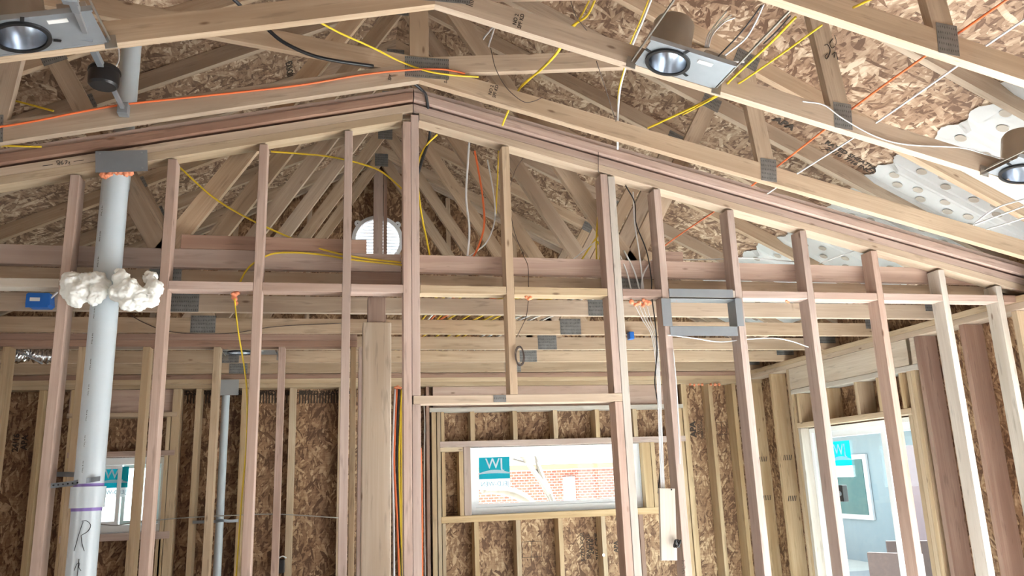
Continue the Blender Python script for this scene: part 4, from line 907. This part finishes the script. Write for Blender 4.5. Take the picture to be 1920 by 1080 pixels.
# foam dots
def foam(pts, Y, r, l, pp_=None): tag(blob('fire_foam', [(at(x, y, Y), r*random.uniform(.7, 1.1)) for x, y in pts], FOAM, None, max(.003, r*.25), r*.35, 70), l, 'foam', 'orange fire foam plugs')
foam([(437, 551), (441, 553), (445, 550), (441, 561), (443, 569), (438, 558)], 3.68, .011, 'orange foam plug where the yellow cable leaves a block')
foam([(987, 557), (991, 560), (995, 558)], 3.68, .010, 'orange foam dot under the yellowish block')
foam([(1184, 566), (1192, 571), (1199, 568), (1206, 573), (1211, 566), (1216, 568), (1206, 563)], 3.69, .013, 'large ragged orange foam under the short reddish block')
foam([(1262, 561), (1268, 562), (1273, 560)], 3.70, .007, 'orange foam bit inside the metal sleeve'); foam([(1475, 565), (1478, 567)], 3.68, .008, 'orange foam dot under the notched block')
foam([(742, 727), (746, 726), (751, 727)], 4.6, .012, 'orange foam over the upright cable bundle')
foam([(1294, 721), (1302, 722), (1310, 721), (1317, 721)], 6.70, .014, 'orange foam line on the window wall near the corner'); foam([(1333, 721), (1341, 721), (1348, 721)], 6.70, .014, 'orange foam line closest to the corner')
# boxes
q = at(80, 567, CY[1]-.02)
bb = thing('blue_junction_box', (q.x, CY[1]-.04, q.z-.04), 'blue plastic junction box on the truss left of the thick pipe', 'electrical box')
prism('box_body', [(q.x-.058, q.z+.03), (q.x-.05, q.z+.036), (q.x+.045, q.z+.036), (q.x+.052, q.z-.02), (q.x+.04, q.z-.034), (q.x-.045, q.z-.034), (q.x-.058, q.z-.024)], CY[1]-.075, CY[1]-.003, 0, BLUE, bb)
box('rim', (q.x-.055, CY[1]-.08, q.z-.038), (q.x+.045, CY[1]-.074, q.z-.026), BLUE, bb); box('paper_label', (q.x-.04, CY[1]-.0765, q.z-.006), (q.x+.005, CY[1]-.0752, q.z+.012), PAPER, bb)
tube('cable_stub', [(q.x+.04, CY[1]-.05, q.z+.01), (q.x+.075, CY[1]-.05, q.z+.05)], .005, WHITEC, bb)
q = at(526, 1062, 6.68); o = thing('outlet_box', q, 'small black electrical box low on the window wall', 'electrical box')
box('box_body', (q.x-.035, 6.665, q.z-.05), (q.x+.03, 6.718, q.z+.05), BLACK, o, .004); tube('cable_stub', [(q.x-.03, 6.68, q.z+.05), (q.x+.01, 6.67, q.z+.075), (q.x+.04, 6.69, q.z+.06)], .005, WHITEC, o)
q = atX(1580, 925, XW-.03); o = thing('outlet_box', q, 'black electrical box on the jamb of the sliding door', 'electrical box')
box('box_body', (XW-.05, q.y-.03, q.z-.06), (XW-.005, q.y+.035, q.z+.06), BLACK, o, .004)
cyl('round_knob', (XW-.051, q.y, q.z), (XW-.06, q.y, q.z), .018, GALV, o, 16)
q = at(1177, 632, 4.9); tag(box('blue_box', (q.x-.012, 4.88-.05, q.z-.025), (q.x+.02, 4.88-.002, q.z+.025), BLUE, None, .003), 'small blue plastic box glimpsed past the doubled studs', 'electrical box')
q = at(1133, 1041, 6.7); o = cyl('white_disc', (q.x, YW-.001, q.z), (q.x, YW-.006, q.z), .013, VINYL, None, 16); tag(o, 'tiny white disc pinned on a cripple stud below the window', 'disc')
# ------------------------------------------------------------------ outside
tag(box('ground', (-40, -30, -.25), (50, 60, -.12), GROUND), 'pale ground outside', 'ground', None, 'structure')
hs = thing('brick_house', (8, 19, -.12), 'red brick neighbouring house seen through the wide window', 'house')
box('wall', (1.9, 19, -.12), (12.5, 25, 2.02), BRICK, hs, 0, 0); dq = at(1067, 925, 18.95); box('white_door', (dq.x-.13, 18.93, .9), (dq.x+.16, 18.99, 1.85), VINYL, hs); box('eave_board', (1.7, 18.8, 2.03), (12.7, 18.85, 2.14), plain('orange_eave', (.55, .25, .14)), hs, 0, 0)
prism('roof', [(1.7, 2.15), (13, 2.15), (12.5, 2.6), (2.2, 2.6)], 18.86, 25.5, 0, plain('pale_roofing', (.75, .76, .78), .9), hs)
fn = thing('board_fence', (6, 15, -.12), 'low grey board fence in front of the brick house', 'fence')
for k in range(40):
    box('fence_board', (1.3+k*.15, 15, -.12), (1.3+k*.15+.13, 15.02, 1.12+.02*(k % 3)), FENCEM, fn)
def tree(base, h, label, seed, spread=1.):
    rnd = random.Random(seed); t = thing('bare_tree', base, label, 'tree'); bm = bmesh.new()
    def br(p, d, L, r, lv):
        pts = [Vector(p)]; dd = Vector(d).normalized()
        for k in range(4):
            dd = (dd+Vector((rnd.uniform(-.2, .2), rnd.uniform(-.2, .2), rnd.uniform(-.08, .18)))).normalized(); pts.append(pts[-1]+dd*L/4)
        bm_tube(bm, pts, [r*.62*(1-.16*i) for i in range(5)], 6 if lv < 2 else 4)
        if lv < 4:
            for k in range(3 if lv < 3 else 2):
                q = pts[rnd.choice([2, 3, 4])]; e = (dd+Vector((rnd.uniform(-1, 1)*spread, rnd.uniform(-.7, .7), rnd.uniform(-.1, .6)))).normalized(); br(q, e, L*.68, r*.5, lv+1)
    br((0, 0, 0), (.1, 0, 1), h*.42, .16, 0); link('branches', bm_mesh(bm, 'tree'), Matrix.Translation(base), BARK, t)
tree((3.4, 12, -.12), 4.2, 'bare leafless tree in the middle of the wide window', 3, 1.0); tree((4.9, 13.5, -.12), 4.4, 'bare leafless tree toward the far end of the wide window', 8, 1.2)
tr = thing('bare_tree', (3.0, 10.5, 1.1), 'thick low branch crossing the lower part of the wide window', 'tree'); tube('branch', [at(905, 917, 10.4), at(940, 919, 10.5), at(975, 930, 10.5), at(1000, 950, 10.5), at(1030, 1000, 10.5), at(1060, 1170, 10.5)], .065, BARK, tr)
# patio side
tag(box('patio_slab', (4.2, 2, -.119), (10.9, 14, -.06), plain('patio_concrete', (.3, .31, .32), .9, 0, .1)), 'grey patio slab outside the sliding door', 'patio')
ph = thing('neighbour_house', (11, 12, -.12), 'pale neighbouring house with a tall window seen through the sliding door', 'house')
box('wall', (11, 9, -.12), (11.3, 17.8, 2.7), STUCCO, ph); box('window_frame', (10.94, 15.2, .75), (10.99, 16.9, 2.1), VINYL, ph); box('window_pane', (10.92, 15.32, .85), (10.935, 16.78, 2.0), plain('teal_window', (.08, .18, .18), .1), ph)
prism('roof', [(10.2, 2.7), (14, 2.7), (14, 4.3)], 8.7, 18.1, 0, plain('red_shingle', (.2, .13, .12), .9, 0, .2), ph)
box('side_wing', (9.2, 8.4, -.12), (11, 12.2, 2.15), plain('pinkish_stucco', (.26, .19, .20), .9), ph)
def chair(loc, rz, label):
    r = thing('wicker_chair', loc, label, 'chair', 'wicker patio chairs'); M0 = Matrix.Translation(loc) @ Matrix.Rotation(rz, 4, 'Z')
    def pbox(n, a, b, m):
        bm = bmesh.new(); bm_box(bm, a[0], b[0], a[1], b[1], a[2], b[2], .012); return link(n, bm_mesh(bm, n), M0, m, r)
    pbox('seat', (-.3, -.3, .36), (.3, .3, .42), WICK); pbox('backrest', (-.3, .24, .42), (.3, .3, .92), WICK); pbox('cushion', (-.26, -.28, .42), (.26, .22, .5), CUSH)
    for s in (-1, 1):
        pbox('armrest', (s*.3-.03, -.3, .6), (s*.3+.03, .3, .64), WICK)
        for y in (-.27, .27): pbox('leg', (s*.28-.025, y-.025, 0), (s*.28+.025, y+.025, .6), WICK)
chair((6.5, 8.6, -.06), 2.2, 'brown wicker patio chair closest to the sliding door'); chair((7.6, 9.9, -.06), 2.6, 'brown wicker patio chair farther out on the patio'); chair((6.4, 6.6, -.06), 2.0, 'brown wicker patio chair behind the door meeting stile')
tb = thing('patio_table', (7.4, 8.0, -.06), 'low pale table between the patio chairs', 'table'); cyl('tabletop', (7.4, 8.0, .55), (7.4, 8.0, .59), .45, CUSH, tb); cyl('leg', (7.4, 8.0, -.06), (7.4, 8.0, .55), .05, WICK, tb, 12)
tag(blob('shrub', [((8.55+random.uniform(-.3, .3), 7.2+random.uniform(-.5, .5), .25+random.uniform(0, .7)), .3) for _ in range(12)], LEAF, None, .06, .08, 6), 'round green shrub beyond the patio chairs', 'shrub')
# ------------------------------------------------------------------ light: overcast daylight through the openings, plus added fill lamps
w = bpy.data.worlds.new('overcast'); sc.world = w; w.use_nodes = True; nt = w.node_tree; bg = nt.nodes['Background']
tcw = N(nt, 'ShaderNodeTexCoord'); sx_ = N(nt, 'ShaderNodeSeparateXYZ'); nt.links.new(tcw.outputs['Generated'], sx_.inputs[0])
r = ramp(nt, [(.0, (.88, .94, 1.0)), (.6, (.78, .88, 1.0))], sx_.outputs[2]); nt.links.new(r.outputs[0], bg.inputs['Color']); bg.inputs['Strength'].default_value = 9
def area(name, loc, target, sx2, sy2, power, col=(1, 1, 1)):
    l = bpy.data.lights.new(name, 'AREA'); l.shape = 'RECTANGLE'; l.size = sx2; l.size_y = sy2; l.energy = power; l.color = col
    o = bpy.data.objects.new(name, l); COL.objects.link(o); o.location = loc; o.rotation_euler = (Vector(target)-Vector(loc)).to_track_quat('-Z', 'Z').to_euler(); return o
area('added_rear_fill', (.3, -3.2, 1.55), (.3, .5, 0), 1.3, 1.25, 6, (.96, .98, 1))  # added fill lamp at the unseen opening behind the camera
area('added_left_fill', (XL-.1, 1.35, 1.6), (-.6, 1.8, 0), 2.1, 1.3, 2, (.96, .98, 1))  # added fill lamp on the unseen left side, tilted toward the slab
area('added_left_rear_fill', (XL-.1, -1.45, 1.6), (-.6, -.6, 0), 1.7, 1.3, 1, (.96, .98, 1))  # added fill lamp against solid wall, no window here
area('added_right_fill', (XW+.1, 2.1, 1.2), (1.8, 2.4, 0), 2.4, 2.0, 3, (.96, .98, 1))  # added lamp at the unseen right opening, tilted down for floor bounce
for nm, loc, tgt, a, b in (('portal_wide_window', ((W1[0]+W1[1])/2, Yo+.03, Z(0)), ((W1[0]+W1[1])/2, 0, Z(0)), W1[1]-W1[0], .56), ('portal_small_window', ((W2[0]+W2[1])/2, Yo+.03, Z(0)), ((W2[0]+W2[1])/2, 0, Z(0)), .7, .56),
                     ('portal_door', (XW+.19, (DY0+DY1)/2, 1.1), (0, (DY0+DY1)/2, 1.1), DY1-DY0, 2.1)):
    o = area(nm, loc, tgt, a, b, 1); o.data.cycles.is_portal = True
# hazy sun through the sliding door and the added opening; the slab bounces it up
sl = bpy.data.lights.new('hazy_sun', 'SUN'); sl.energy = 190; sl.angle = math.radians(9); sl.color = (.95, .98, 1)
so = bpy.data.objects.new('hazy_sun', sl); COL.objects.link(so); so.rotation_euler = Vector((-math.cos(math.radians(40)), .0, -math.sin(math.radians(40)))).to_track_quat('-Z', 'Y').to_euler()
sc.view_settings.view_transform = 'Standard'; sc.view_settings.look = 'None'; sc.view_settings.gamma = 1; sc.view_settings.use_curve_mapping = False
sc.view_settings.exposure = -1.22
sc.cycles.max_bounces = 10; sc.cycles.diffuse_bounces = 6; sc.cycles.transparent_max_bounces = 12
sc.cycles.sample_clamp_indirect = 0
